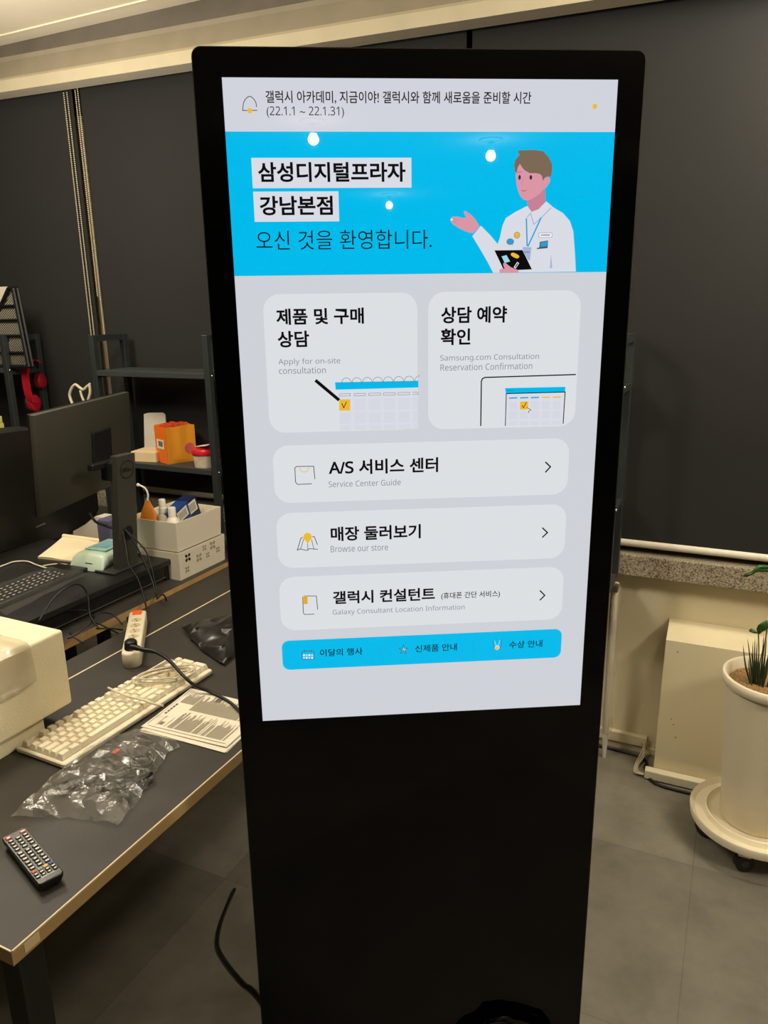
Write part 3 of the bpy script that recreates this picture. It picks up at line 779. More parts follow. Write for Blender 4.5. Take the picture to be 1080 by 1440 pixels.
# the coiled cable of the keyboard lying on it
cc = at(232, 950, z=.752)
coil = []
for k in range(90):
    t = k / 90 * 2 * pi * 4.2 - 0.6
    rr_ = 1 + .05 * sin(k * .21)
    ax, bx = .064 * rr_, .030 * rr_
    p = Vector((ax * cos(t), bx * sin(t), 0)); p.rotate(Matrix.Rotation(ka + rad(-42), 3, 'Z'))
    coil.append(Vector((cc.x + p.x + .004 * sin(k * .11), cc.y + p.y, DZ + .0285 + .0038 * ((k // 21) % 4) + .002 * sin(k * .5))))
tail = [at(225, 968, z=.752), at(205, 975, z=.752), at(184, 983, z=.752), at(168, 979, z=.752), at(155, 973, z=.752)]
m = MB(); m.tube(rot_in(coil, kb.matrix_world.inverted()), .0018, 6, 2); cb = m.build('cable', WCABLE, kb, smooth=True, angle=180)
m = MB(); m.tube(rot_in([at(152, 967, z=.757), at(176, 978, z=.757), at(200, 984, z=.756), at(217, 990, z=.754), at(230, 992.5, z=.75)], kb.matrix_world.inverted()), .0024, 8, 3); m.build('cable_plug', WCABLE, kb, smooth=True, angle=180)

# ---- stack of printed sheets
def sheet_pts(z):
    return [at(*p, z=z) for p in ((196.5, 1029), (265.8, 976.3), (352, 1000), (309, 1062))]
labels = ['bottom sheet of the printed paper stack beside the sign, sticking out furthest',
          'plain white middle sheet in the small stack of printed papers beside the sign',
          'printed top sheet with grey text columns, on the paper stack beside the sign']
q = sheet_pts(DZ)
ux = (q[1] - q[0]); ux.normalize(); uy = Vector((-ux.y, ux.x, 0)); 
if uy.dot(q[3] - q[0]) < 0: uy = -uy
SHW, SHH = (q[1] - q[0]).length, .212
pap = [(0, 0, 0), (.004, -.002, -2.2), (.013, -.007, -.8)]
for i, (dx, dy, da) in enumerate(pap):
    z = DZ + .0008 + .0014 * i
    R2 = Matrix.Rotation(rad(da), 3, 'Z'); a_, b_ = R2 @ ux, R2 @ uy
    o_ = q[0] + ux * dx + uy * dy
    t = thing('paper_sheet', (o_.x, o_.y, z), 0, labels[i], 'paper', None)
    m = MB(); n_ = 8; rows = []
    def pt(u, v, l=0.0):
        lift = .004 * (u ** 3) * (1 - v) + .0015 * v * v * (i == 2)
        p = a_ * (u * SHW) + b_ * (v * SHH); return (p.x, p.y, lift + l)
    m.loft([[pt(u / n_, v / n_) for u in range(n_ + 1)] for v in range(n_ + 1)], cap=False, closed=False)
    if i == 2:
        rnd = random.Random(5)
        def blk(u0, u1, v0, v1, mi): m.poly([pt(u0, v0, .0004), pt(u1, v0, .0004), pt(u1, v1, .0004), pt(u0, v1, .0004)], mi)
        for k in range(5): blk(.36 + .055 * k, .395 + .055 * k, .055, .075, 2)
        blk(.08, .94, .024, .0275, 1); blk(.05, .055, .05, .96, 1)
        for k in range(9): blk(.10, .32 + .0 * k, .115 + .012 * k, .119 + .012 * k, 1) if k in (0, 8) else None
        for k in range(18): blk(.12 + .02 * (k % 3), .15 + .02 * (k % 3), .13 + .008 * (k // 3), .134 + .008 * (k // 3), 1)
        for c_ in range(2):
            v = .25
            while v < .92:
                ln = rnd.uniform(.24, .40); x0_ = .10 + .44 * c_
                blk(x0_, x0_ + ln, v, v + .0042, 1); v += .0115 if rnd.random() > .12 else .024
        v = .07
        while v < .24: blk(.66, .66 + rnd.uniform(.15, .28), v, v + .004, 1); v += .0115
        blk(.82, .92, .40, .46, 2); blk(.70, .96, .90, .96, 1)
    o = m.build('sheet', [PAPER, INKGREY, INKDARK], t, smooth=False)
    sd = o.modifiers.new('thick', 'SOLIDIFY'); sd.thickness = .0005; sd.offset = -1

# ---- remote control
rq = [at(*p, z=DZ + .019) for p in ((1.7, 1177.8), (35.5, 1162.8), (90, 1225.5), (54.4, 1245))]
rc = sum(rq, Vector()) / 4; rl = ((rq[3] - rq[0]).length + (rq[2] - rq[1]).length) / 2; rw = ((rq[1] - rq[0]).length + (rq[2] - rq[3]).length) / 2
ra_ = frame_on((rq[2] + rq[3]) / 2, (rq[0] + rq[1]) / 2)          # x axis towards the power button
rm = thing('remote_control', (rc.x, rc.y, DZ), ra_, 'black remote control with rows of small buttons, lying near the desk corner', 'remote control')
m = MB()
m.loft([rr2(rl / 2 - .004, rw / 2 - .006, .006, .0), rr2(rl / 2 - .001, rw / 2 - .003, .006, .005), rr2(rl / 2, rw / 2, .005, .012), rr2(rl / 2, rw / 2, .004, .0175), rr2(rl / 2 - .0012, rw / 2 - .0012, .004, .0188)])
m.build('body', mat('remote_black', (20, 19, 18), .32), rm, smooth=True, angle=30)
TXTW = mat('button_print_white', (226, 220, 206), .6)
BTN = mat('button_black', (26, 25, 24), .5)
m = MB(); put_text(m, 'SAMSUNG', (-rl / 2 + .0105, rw * .27, .01905), (0, -rw * .54, 0), (.0048, 0, 0), 0, .02); m.build('lettering', TXTW, rm)
PW, RDM, YLM, BLM, GRM = mat('button_red', (196, 52, 44), .45), mat('button_pale_red', (205, 90, 84), .5), mat('button_yellow', (232, 186, 92), .5), mat('button_blue', (52, 74, 130), .5), mat('button_green', (120, 150, 110), .5)
rnd = random.Random(3)
def btn(x, y, w, h, mt=None, mark=True, lab=None):
    m = MB(); m.box(x - h / 2, x + h / 2, y - w / 2, y + w / 2, .0186, .0204, .0007, 1)
    if mark:
        m.mi = 1; s_ = rnd.uniform(.45, .7)
        m.box(x - h * .28, x + h * .28, y - w * s_ / 2, y + w * s_ / 2, .0203, .02052)
    o = m.build('button', [mt or BTN, TXTW], rm)
    if lab: tag(o, lab)
cy3 = (rw * .30, 0, -rw * .30)
xt = rl / 2
m_ = btn(xt - .010, rw * .30, .0085, .0075, PW, True, 'red power button')
btn(xt - .010, -rw * .30, .0095, .0060, RDM, True, 'pale red source button')
rowx = [.0205, .0295, .0385, .048]
for r_ in rowx:
    for y in cy3: btn(xt - r_, y, .0078, .0056)
for r_ in (.060, .069, .0785):
    for y in cy3: btn(xt - r_, y, .0088, .0066)
for r_ in (.089, .098, .107):
    for y in cy3: btn(xt - r_, y, .0080, .0060)
for k, mt in enumerate((RDM, GRM, YLM, BLM)): btn(xt - .1165, rw * (.345 - .23 * k), .0068, .0056, mt, False, ('pale red', 'green', 'yellow', 'blue')[k] + ' button')
for r_ in (.1250, .1325):
    for k in range(4): btn(xt - r_, rw * (.345 - .23 * k), .0066, .0050)

# ---- crumpled things
def inside(p, poly):
    c = False; n = len(poly); j = n - 1
    for i in range(n):
        if (poly[i][1] > p[1]) != (poly[j][1] > p[1]) and p[0] < (poly[j][0] - poly[i][0]) * (p[1] - poly[i][1]) / (poly[j][1] - poly[i][1]) + poly[i][0]: c = not c
        j = i
    return c
def edist(p, poly):
    d = 1e9
    for i in range(len(poly)):
        a, b_ = Vector(poly[i]), Vector(poly[(i + 1) % len(poly)]); ab = b_ - a
        t = max(0, min(1, (Vector(p) - a).dot(ab) / ab.length_squared)); d = min(d, (a + ab * t - Vector(p)).length)
    return d
def crumple(poly, n, hfun, seed, jag=.003):
    rnd = random.Random(seed)
    P = []
    for i in range(len(poly)):
        a, b_ = Vector(poly[i]), Vector(poly[(i + 1) % len(poly)]); k = max(1, int((b_ - a).length / .012))
        for j in range(k): P.append(a.lerp(b_, j / k))
    nb = len(P)
    x0 = min(p.x for p in P); x1 = max(p.x for p in P); y0 = min(p.y for p in P); y1 = max(p.y for p in P)
    while len(P) < nb + n:
        p = (rnd.uniform(x0, x1), rnd.uniform(y0, y1))
        if inside(p, poly) and edist(p, poly) > .004: P.append(Vector(p))
    r = geometry.delaunay_2d_cdt(P, [(i, (i + 1) % nb) for i in range(nb)], [], 1, 1e-6)
    V = [Vector((v.x, v.y, hfun(v, edist(v, poly)) + rnd.uniform(0, jag))) for v in r[0]]
    return V, r[2]
bag = thing('plastic_bag', (0, 0, 0), 0, 'clear crumpled plastic bag holding a black cable, on the desk behind the remote control', 'plastic bag')
op = [(14.4, 1150.5), (65, 1103.5), (115.6, 1062.6), (144.4, 1043.3), (178, 1032.5), (202, 1029), (245.6, 1041), (252.8, 1050.6), (237, 1057.8), (214.3, 1096), (187.8, 1134.8), (166, 1161.3), (150, 1158), (124, 1153), (96.3, 1149.5), (48, 1150.5)]
bp = [at(x, y, z=DZ + .004) for x, y in op]; bp2 = [(p.x, p.y) for p in bp]
BFILM = film('bag_film', (250, 244, 230), .075, .11, .2, .6, 40)
def bh(v, d): return DZ + .0015 + .026 * min(1, d / .045) ** .6
V, F = crumple(bp2, 260, bh, 11, .010)
m = MB(); vs = [m.bm.verts.new(v) for v in V]
for f in F:
    try: m.bm.faces.new([vs[i] for i in f])
    except ValueError: pass
bmesh.ops.recalc_face_normals(m.bm, faces=m.bm.faces)
m.build('film', BFILM, bag, smooth=True, angle=14)
# what is inside the bag
bc = thing('coiled_cable', (0, 0, 0), 0, 'black coiled cable with plugs, inside the clear plastic bag', 'cable')
rc_ = at(197, 1070, z=DZ + .012); loop = []
for k in range(40):
    t = k / 39 * 2 * pi * 2.3; loop.append(Vector((rc_.x + .020 * cos(t) + .001 * k / 10, rc_.y + .022 * sin(t), DZ + .005 + .0028 * (k / 12) + .004 * abs(sin(t)))))
m = MB(); m.tube(loop, .0032, 8, 2); m.build('cord', CABLE, bc, smooth=True, angle=180)
b0 = at(172, 1098, z=DZ + .01); wad = []
for k in range(60):
    t = k * .62; wad.append(Vector((b0.x + (.030 + .008 * sin(k * .9)) * cos(t), b0.y + .036 * sin(t * 1.03 + .3 * sin(k)), DZ + .005 + .010 * abs(sin(k * .41)))))
m = MB(); m.tube(wad, .0034, 8, 2); m.build('cord', CABLE, bc, smooth=True, angle=180)
for (px, py) in ((176, 1120), (160, 1108), (150, 1066)):
    e = at(px, py, z=DZ + .008); m = MB(); m.box(e.x - .011, e.x + .011, e.y - .006, e.y + .006, DZ + .0015, DZ + .014, .002); m.build('plug', CABLE, bc)
ad = at(112, 1096, z=DZ + .01); m = MB(); Ms = Matrix.Translation(Vector((ad.x, ad.y, DZ))) @ Matrix.Rotation(rad(70), 4, 'Z')
m.box(-.040, .040, -.014, .014, .001, .014, .003, M=Ms); tag(m.build('adapter', mat('adapter_black', (26, 25, 24), .3), smooth=True), 'small black adapter inside the clear plastic bag, left of the coiled cable', 'adapter')
e = at(163, 1056, z=DZ + .014); m = MB(); m.box(e.x - .005, e.x + .005, e.y - .008, e.y + .008, DZ + .006, DZ + .0145, .001); tag(m.build('twist_tag', mat('tag_red', (196, 80, 60), .5)), 'tiny red tag inside the clear plastic bag', 'tag')
# dark plastic pouch beside the sign
pp = [(255.5, 880), (300, 871), (345, 862), (352, 900), (332, 920), (314, 935), (300, 925), (283, 914), (268, 899)]
pq = [at(x, y, z=DZ + .006) for x, y in pp]; pq2 = [(p.x, p.y) for p in pq]
V, F = crumple(pq2, 90, lambda v, d: DZ + .002 + .020 * min(1, d / .04) ** .8, 23, .010)
m = MB(); vs = [m.bm.verts.new(v) for v in V]
for f in F:
    try: m.bm.faces.new([vs[i] for i in f])
    except ValueError: pass
bmesh.ops.recalc_face_normals(m.bm, faces=m.bm.faces)
o = m.build('plastic_pouch', mat('pouch_black', (40, 38, 36), .28, spec=.5), smooth=True, angle=25)
sd = o.modifiers.new('thick', 'SOLIDIFY'); sd.thickness = .0008
tag(o, 'dark grey shiny plastic pouch lying flat on the desk behind the sign', 'plastic pouch')

# ================================================================== things on the second desk
RZT = 0.79
rs = thing('monitor_riser', (-1.179, 0.727, DZ), 0, 'wide black desk riser carrying the monitor stand, notebook and wet wipes', 'riser')
m = MB(); m.box(-.57, 0, -1.25, 0, .052, .07, .0015); m.build('top', mat('riser_black', (30, 29, 28), .45, var=.1), rs)
m = MB(); m.box(-.56, -.012, -.022, -.004, 0, .052); m.build('side_panel', BLACKPL, rs)
m = MB(); m.box(-.56, -.012, -1.246, -1.228, 0, .052); m.build('side_panel', BLACKPL, rs)
m = MB(); m.box(-.022, -.014, -1.228, -.022, .012, .052); m.mi = 1; m.box(-.014, -.0125, -1.228, -.022, .010, .0125); m.build('front_panel', [BLACKPL, mat('panel_edge_highlight', (92, 88, 82), .3)], rs)  # highlight along the panel's step put into a paler strip

# ---- monitors
MONB = mat('monitor_back_grey', (56, 54, 46), .5, var=.08, scale=5)
mo = thing('computer_monitor', (-1.24, .585, RZT), rad(90), 'black monitor seen from behind on a tall stand, back turned to us', 'monitor')
mo.matrix_world = Matrix.Translation((-1.243, .585, RZT)) @ Matrix.Rotation(rad(90), 4, 'Z')   # x axis = room Y, y axis = room -X
m = MB(); m.box(-.06, .085, -.015, .065, 0, .008, .003); m.build('base', DARKPL, mo)
LN_ = .10          # the column leans back towards us
SHR = Matrix(((1, 0, 0, 0), (0, 1, -LN_, 0), (0, 0, 1, 0), (0, 0, 0, 1)))
def shear(mb): bmesh.ops.transform(mb.bm, matrix=SHR, verts=mb.bm.verts)
m = MB()
m.loft([[(sx * .0475 + .0 , sy, z) for sx, sy in ((-1, -.012), (1, -.012), (1, .016), (-1, .016))] if False else
        [(-.030 - ins, -.010 - LN_ * z, z), (.048 + ins, -.010 - LN_ * z, z), (.044 + ins, .020 - LN_ * z, z), (-.026 - ins, .020 - LN_ * z, z)] for z, ins in ((.006, .0), (.30, -.002), (.362, -.003))])
o = m.build('stand_column', mat('stand_grey', (62, 60, 54), .45), mo)
# ring badge with letters on the column, cable hole
m = MB(); cz, cx = .318, .011
m.loft([[(cx + r_ * cos(2 * pi * k / 40), y_, cz + r_ * sin(2 * pi * k / 40)) for k in range(40)] for r_, y_ in ((.0275, -.0102), (.0275, -.0112), (.0255, -.0112), (.0255, -.0102))], cap=False)
put_text(m, 'DELL', (cx - .019, -.0112, cz - .0065), (.038, 0, 0), (0, 0, .013), 0, .02)
shear(m); m.build('badge', mat('badge_black', (16, 16, 16), .4), mo)
m = MB()
m.loft([[(.010 + a_ * cos(2 * pi * k / 28), y_, .118 + a_ * 1.25 * sin(2 * pi * k / 28)) for k in range(28)] for a_, y_ in ((.0185, -.0101), (.0185, -.0106), (.0165, -.0106))], cap=True)
shear(m); m.build('cable_hole', mat('hole_black', (6, 6, 6), .6), mo)
m = MB(); m.box(-.03, .03, .012, .055, .285, .345, .006); m.box(-.085, -.02, .028, .050, .325, .347, .005); shear(m); m.build('arm', BLACKPL, mo)
# panel: 22 inch, turned and tipped
u = Vector((cos(rad(103.6)), sin(rad(103.6)), 0)); nn = u.cross(Vector((0, 0, 1)))
v2 = Vector((0, 0, 1)) * cos(rad(5.1)) + nn * sin(rad(5.1)); rl2 = rad(1.5)
uu = u * cos(rl2) + v2 * sin(rl2); vv = -u * sin(rl2) + v2 * cos(rl2); ww = uu.cross(vv)
pc = CAM + (Vector((-1.473, .711, 1.128)) - CAM) * .922
PM = Matrix((uu, vv, ww)).transposed().to_4x4(); PM.translation = pc
loc = mo.matrix_world.inverted() @ PM
m = MB(); m.box(-.2325, .2445, -.143, .143, -.020, -.002, .003, M=loc); m.build('back_shell', MONB, mo, smooth=True)
m = MB(); m.box(-.2335, .2455, -.144, .144, -.0245, -.019, .0015, M=loc); m.build('bezel', BLACKPL, mo, smooth=True)
m = MB(); m.box(-.228, .238, -.132, .137, -.0252, -.0244, M=loc); m.build('display', BLACKGLOSS, mo)
m = MB(); m.box(.02, .12, -.05, .05, -.003, .006, .004, M=loc); m.build('mount_plate', BLACKPL, mo)
# the larger monitor behind it
mo2 = thing('computer_monitor', (-1.62, .62, DZ), rad(104), 'large black monitor with rounded back at the left edge, behind the other monitor', 'monitor')
mo2.matrix_world = Matrix.Translation((-1.80, .62, DZ)) @ Matrix.Rotation(rad(104), 4, 'Z')
d2 = Vector((cos(rad(104)), sin(rad(104)), 0)); n2 = Vector((d2.y, -d2.x, 0)); o2 = Vector((-1.80, .62, 1.0))
def onpl(x, y):
    r = ray(x, y); return CAM + r * ((o2 - CAM).dot(n2) / r.dot(n2))
mi_ = mo2.matrix_world.inverted()
outl = [mi_ @ onpl(*p) for p in ((-70, 612), (20, 601), (36, 600), (41, 605), (60, 608), (128, 632), (136, 718), (132, 727), (105, 747), (81, 760), (-70, 797))]
m = MB(); cen = sum(outl, Vector()) / len(outl)
r0 = [Vector((p.x, .03, p.z)) for p in outl]; r1 = [Vector((p.x, .0, p.z)) for p in outl]; r2_ = [cen + (Vector((p.x, 0, p.z)) - Vector((cen.x, 0, cen.z))) * .94 + Vector((0, -.022 - cen.y, 0)) for p in outl]
m.loft([r0, r1, r2_]); m.build('back_shell', mat('shell_black', (27, 26, 25), .45), mo2, smooth=True, angle=50)
m = MB(); m.prism([(p.x * 1, .030, p.z) for p in [cen + (q_ - cen) * .97 for q_ in outl]], (0, .003, 0)); m.build('display', BLACKGLOSS, mo2)
lg = mi_ @ at(15, 788, X=-1.93); m = MB(); m.box(-.13, -.10, .0, .028, 0.002, .15, .003); m.box(-.17, -.06, -.06, .09, 0, .008, .002); m.build('stand', BLACKPL, mo2)
m = MB(); q_ = mi_ @ onpl(43, 741); m.box(q_.x - .0, q_.x + .05, -.0245, -.0215, q_.z - .002, q_.z + .002); m.build('button_strip', mat('strip_glint_grey', (120, 118, 112), .3), mo2)  # button line, its small glint put into the grey

# ---- cables of the monitor, dropping from the column hole into the gap
mc = thing('monitor_cables', (0, 0, 0), 0, 'black cables dropping from the monitor stand into the gap between the desks', 'cable')
def hang(pts, x0, x1):
    n = len(pts); return [at(px, py, X=x0 + (x1 - x0) * (i / (n - 1)) ** 1.0) for i, (px, py) in enumerate(pts)]
for pts, x0, x1 in (([(171.5, 740), (188, 760.6), (201.6, 787.8), (213.3, 815), (219, 836)], -1.225, -1.09),
                    ([(173, 742), (189, 757), (205.5, 776), (213.5, 800), (220, 834), (221, 842)], -1.225, -1.09),
                    ([(172, 744), (178, 776), (182, 795.6), (194, 815), (203, 843), (206, 856)], -1.225, -1.08),
                    ([(221, 842), (228, 836), (232, 839), (234, 845)], -1.09, -1.09)):
    m = MB(); m.tube(hang(pts, x0, x1), .0026, 8, 6); m.build('cord', CABLE, mc, smooth=True, angle=180)
m = MB(); m.tube([at(126, 722, X=-1.33), at(135, 734, X=-1.31), at(150, 740, X=-1.29), at(163, 744, X=-1.262)], .004, 8, 6); m.build('cord', CABLE, mc, smooth=True, angle=180)
gc = thing('loose_cables', (0, 0, 0), 0, 'tangle of thin black cables in the gap behind the foam block and power strip', 'cable')
for pts in ([(53, 876, -1.16), (75, 842, -1.17), (98, 824, -1.165), (115, 824, -1.16), (124, 840, -1.15), (127, 866, -1.1), (140, 885, -1.06)],
            [(130, 868, -1.12), (140, 862, -1.11), (158, 864, -1.10), (172, 878, -1.06)],
            [(128, 872, -1.10), (145, 880, -1.08), (170, 893, -1.05)], [(135, 884, -1.07), (155, 884, -1.06), (173, 886, -1.05)],
            [(95, 898, -1.1), (110, 890, -1.09), (128, 876, -1.09), (133, 866, -1.11)], [(98, 890, -1.125), (104, 896, -1.09), (118, 905, -1.06)],
            [(66, 861, -1.19), (100, 858, -1.185), (122, 859, -1.17), (131, 871, -1.11)]):
    m = MB(); m.tube([at(x, y, X=X) for x, y, X in pts], .0022, 7, 5); m.build('cord', CABLE, gc, smooth=True, angle=180)
m = MB(); e = at(134, 911, z=.69); m.ball((-1.04, e.y, .685), .013, (1, 1.2, 1), 2); tag(m.build('cable_grommet', CABLE, smooth=True, angle=180), 'round black cable end at the edge of the flap beside the power strip', 'cable end')

# ---- black keyboard under clear film
kA, kB = at(-8, 851, z=RZT + .012), at(99, 806, z=RZT + .012)
kang = frame_on(kA, kB)
k2 = thing('keyboard', (kA.x, kA.y, RZT), kang, 'black keyboard under a clear plastic film on the riser, behind the foam block', 'keyboard')
k2l = .42
m = MB(); m.box(-.09, k2l - .09, -.012, .108, 0, .013, .004); m.build('case', BLACKPL, k2, smooth=True)
kmb = MB(); kmb.loft([rr2(.0078, .0074, .001, 0, 2), rr2(.0066, .006, .0014, .005, 2)]); kmb.mi = 1; kmb.box(-.0042, .0036, -.0016, .0022, .005, .0053); km = bpy.data.meshes.new('key'); kmb.bm.to_mesh(km); kmb.bm.free()
km.materials.append(mat('key_black', (40, 38, 36), .25)); km.materials.append(mat('key_legend_glint', (206, 202, 192), .4))  # pale dash on each key: legend and white glint put into one colour
for r_ in range(5):
    for c_ in range(17):
        o = bpy.data.objects.new('key', km); COL.objects.link(o); o.parent = k2; o.location = (-.07 + .0195 * c_ + .004 * (r_ % 3), .002 + .0185 * r_, .0128)
FLM = film('keyboard_film', (240, 236, 224), .035, .05, .10)
m = MB(); n_ = 14
kI = k2.matrix_world.inverted()
fq = [at(9, 866, z=RZT + .024), at(123, 806, z=RZT + .024), at(70, 797, z=RZT + .024), at(-40, 835, z=RZT + .024)]
rows = []
for j in range(9):
    v = j / 8; a_, b_ = fq[0].lerp(fq[3], v), fq[1].lerp(fq[2], v)
    rows.append([Vector((*(a_.lerp(b_, i / n_)).xy, RZT + .0245 + .002 * sin(i * 1.3 + j) + .0015 * sin(j * 2.1 + i * .4))) for i in range(n_ + 1)])
m.loft([[kI @ p for p in r] for r in rows], cap=False, closed=False); tag(m.build('cover_film', FLM, k2, smooth=True, angle=180), 'clear plastic film cover')
wc = MB(); wc.tube([at(x, y, z=RZT + .004) for x, y in ((-6, 799), (8, 794), (20, 790), (38, 789.5), (50, 794), (62, 798), (66, 799))], .0026, 8, 5)
tag(wc.build('usb_cable', WCABLE, smooth=True, angle=180), 'thick white cable on the riser, left of the notebook', 'cable')
wc = MB(); wc.tube([at(x, y, z=RZT + .004) for x, y in ((60, 796), (75, 793.5), (90, 793.5), (98, 796), (101, 800))], .0022, 8, 5); wc.ball(at(95, 797.5, z=RZT + .005), .006, (1, 1, .7))
tag(wc.build('usb_cable', WCABLE, smooth=True, angle=180), 'thin white cable with a round plug, between the notebook and the black keyboard', 'cable')

# ---- notebook, wipes
nq = [at(*p, z=RZT + .006) for p in ((53, 783), (106, 789), (165, 766), (150, 756.5), (89.5, 755.5))]
nb = thing('notebook', (nq[0].x, nq[0].y, RZT), 0, 'open blank cream notebook lying on the riser behind the wet wipes', 'notebook')
loc3 = [p - nq[0] for p in nq]
def qpt(u, v, z): 
    a_ = loc3[0].lerp(loc3[4], v); b_ = (loc3[1]).lerp(loc3[2], v); p = a_.lerp(b_, u); return (p.x, p.y, z)
m = MB(); m.prism([qpt(0, 0, .0005), qpt(1, 0, .0005), qpt(1, 1, .0005), qpt(0, 1, .0005)], (0, 0, .005)); m.build('page_block', mat('notebook_cream', (224, 206, 168), .8), nb)
m = MB(); m.loft([[qpt(u / 8, v / 6, .0062 + .004 * (v / 6) ** 3 + .002 * sin(u * .7)) for u in range(9)] for v in range(7)], cap=False, closed=False); m.build('page', mat('page_cream', (232, 214, 176), .8), nb, smooth=True)
m = MB(); m.cyl(qpt(0, 1, .010), qpt(1, 1, .010), .0085, 12); m.build('rolled_page', MATS['page_cream'], nb, smooth=True)
wq = [at(*p, z=RZT) for p in ((104, 797), (150, 803))]; wx = (wq[1] - wq[0]); wl = wx.length
MINT_ = mat('wipes_mint', (186, 204, 184), .35, var=.06, scale=30)
wp = thing('wet_wipes_pack', (wq[0].x, wq[0].y, RZT), frame_on(*wq), 'mint green pack of wet wipes on the riser in front of the notebook', 'wet wipes')
m = MB(); wd_ = .17; hh = .05
def wring(y, sx, sz):
    P = []
    for k in range(20):
        t = 2 * pi * k / 20; c_, s_ = cos(t), sin(t)
        P.append((wl / 2 + wl / 2 * sx * math.copysign(abs(c_) ** .5, c_), y, .0015 + hh / 2 * sz * (1 + math.copysign(abs(s_) ** .55, s_))))
    return P
m.loft([wring(-.022, 1.02, .04), wring(-.012, 1.02, .35), wring(.0, 1, .8), wring(.02, .98, .96), wring(.08, .98, 1), wring(.15, .98, .96), wring(.17, 1, .5), wring(.19, 1.02, .04)])
m.build('pack', MINT_, wp, smooth=True, angle=60)
m = MB(); m.box(wl * .18, wl * .82, .03, .14, hh + .0, hh + .0045, .002); m.build('lid', mat('wipes_teal', (152, 192, 180), .3), wp, smooth=True)
m = MB(); m.box(wl * .3, wl * .7, .05, .12, hh + .0045, hh + .0052); m.build('seal_label', mat('wipes_blue', (120, 164, 178), .4), wp)
m = MB(); m.box(wl * .45, wl * .66, -.0115, -.0085, hh * .42, hh * .47); m.build('mark', mat('wipes_dark', (70, 84, 76), .5), wp)

# ---- stacked white bins
BIN = mat('bin_white', (226, 216, 196), .5)
BY0, BYL = .722, .232; BXW = .20
lb = thing('storage_bin', (-1.146, BY0, DZ), 0, 'lower white storage bin with flower cutouts, at the bottom of the stack', 'storage bin')
def open_bin(mb, x0, x1, y0, y1, z0, z1, t, flare=0.0):
    def rg(e, z): return [(x0 - e, y0 - e, z), (x1 + e, y0 - e, z), (x1 + e, y1 + e, z), (x0 - e, y1 + e, z)]
    mb.loft([rg(-t - .001, z0 + t), rg(-t + flare, z1), rg(flare, z1), rg(0, z0)], cap=False)
    mb.poly(rg(0, z0)[::-1]); mb.poly(rg(-t - .001, z0 + t))
    bmesh.ops.recalc_face_normals(mb.bm, faces=mb.bm.faces)
m = MB(); open_bin(m, -BXW, 0, 0, BYL, 0, .093, .003, .003); m.build('bin', BIN, lb)
CUT = mat('cutout_dark', (26, 24, 22), .7); CUT2 = mat('cutout_shade', (150, 140, 122), .7)
def flower(y, z, r, dark):
    m = MB()
    for k in range(4):
        a = pi / 4 + k * pi / 2; c_ = (y + r * .62 * cos(a), z + r * .62 * sin(a))
        pts = [(.0004 + .003 * z / .093, c_[0] + r * .40 * (cos(t * pi / 6) * cos(a) - .75 * sin(t * pi / 6) * sin(a)), c_[1] + r * .40 * (cos(t * pi / 6) * sin(a) + .75 * sin(t * pi / 6) * cos(a))) for t in range(12)]
        m.prism(pts, (.0006, 0, 0))
    o = m.build('flower_cutout', CUT if dark else CUT2, lb)
for y, z, r, dk in ((.040, .067, .016, 1), (.034, .028, .012, 0), (.095, .050, .016, 0), (.125, .075, .011, 0), (.140, .045, .011, 0), (.168, .072, .017, 0), (.195, .048, .012, 0)): flower(y, z, r, dk)
ub = thing('storage_bin', (-1.150, BY0 + .004, DZ + .0935), 0, 'upper plain white storage bin filled with bottles and boxes, on the lower bin', 'storage bin')
m = MB(); open_bin(m, -BXW + .004, -.002, .002, BYL - .008, 0, .098, .003, .004); m.build('bin', BIN, ub)
BZ = DZ + .0935 + .003
def inbin(fx, fy): return (-1.150 - BXW + .02 + fx * (BXW - .04), BY0 + .02 + fy * (BYL - .04))
ORG = mat('amber_orange', (206, 128, 46), .3, spec=.5)
bx, by = inbin(.30, .05)
ob_ = thing('refill_pouch', (bx, by, BZ), rad(20), 'orange squeeze pouch with a white loop, standing in the upper white bin', 'pouch')
m = MB(); m.loft([[(sx * .034 * w_ * cos(t * pi / 8), .016 * w_ * d_ * sin(t * pi / 8), z) for t in range(16) for sx in (1,)] for z, w_, d_ in ((0, .9, 1), (.04, 1, 1.1), (.085, .95, .9), (.115, .7, .6), (.140, .34, .4), (.152, .22, .4))]); m.build('pouch', ORG, ob_, smooth=True)
m = MB(); m.box(-.075, -.012, -.02, .0, .092, .118, .003, M=Matrix.Rotation(rad(-14), 4, 'Y')); m.build('flap', mat('amber_light', (222, 152, 60), .35), ob_)
m = MB(); m.tube([(0, 0, .150), (.004, 0, .172), (-.004, 0, .192), (-.024, .0, .203)], .0032, 8, 6); m.ball((-.026, 0, .203), .006); m.build('loop', WHITEPL, ob_, smooth=True, angle=180)
bx, by = inbin(.55, .17)
sb = thing('spray_bottle', (bx, by, BZ), 0, 'small clear spray bottle with a white pump, in the upper white bin', 'bottle')
m = MB(); m.lathe([(.0185, 0), (.019, .004), (.019, .095), (.016, .104), (.010, .108)], n=24); m.build('bottle', mat('cloudy_plastic', (206, 198, 178), .2, bump=.3, bscale=120), sb, smooth=True)
m = MB(); m.lathe([(.0135, .108), (.0135, .126), (.011, .128), (.0115, .150), (.010, .154)], n=24); m.build('pump', WHITEPL, sb, smooth=True)
bx, by = inbin(.80, .16)
wb = thing('lotion_bottle', (bx, by, BZ), 0, 'rounded white bottle with a white cap, beside the spray bottle in the bin', 'bottle')
m = MB(); m.lathe([(.020, 0), (.022, .004), (.0225, .070), (.020, .088), (.012, .100), (.011, .102)], n=28); m.build('bottle', mat('bottle_white', (238, 232, 220), .3), wb, smooth=True)
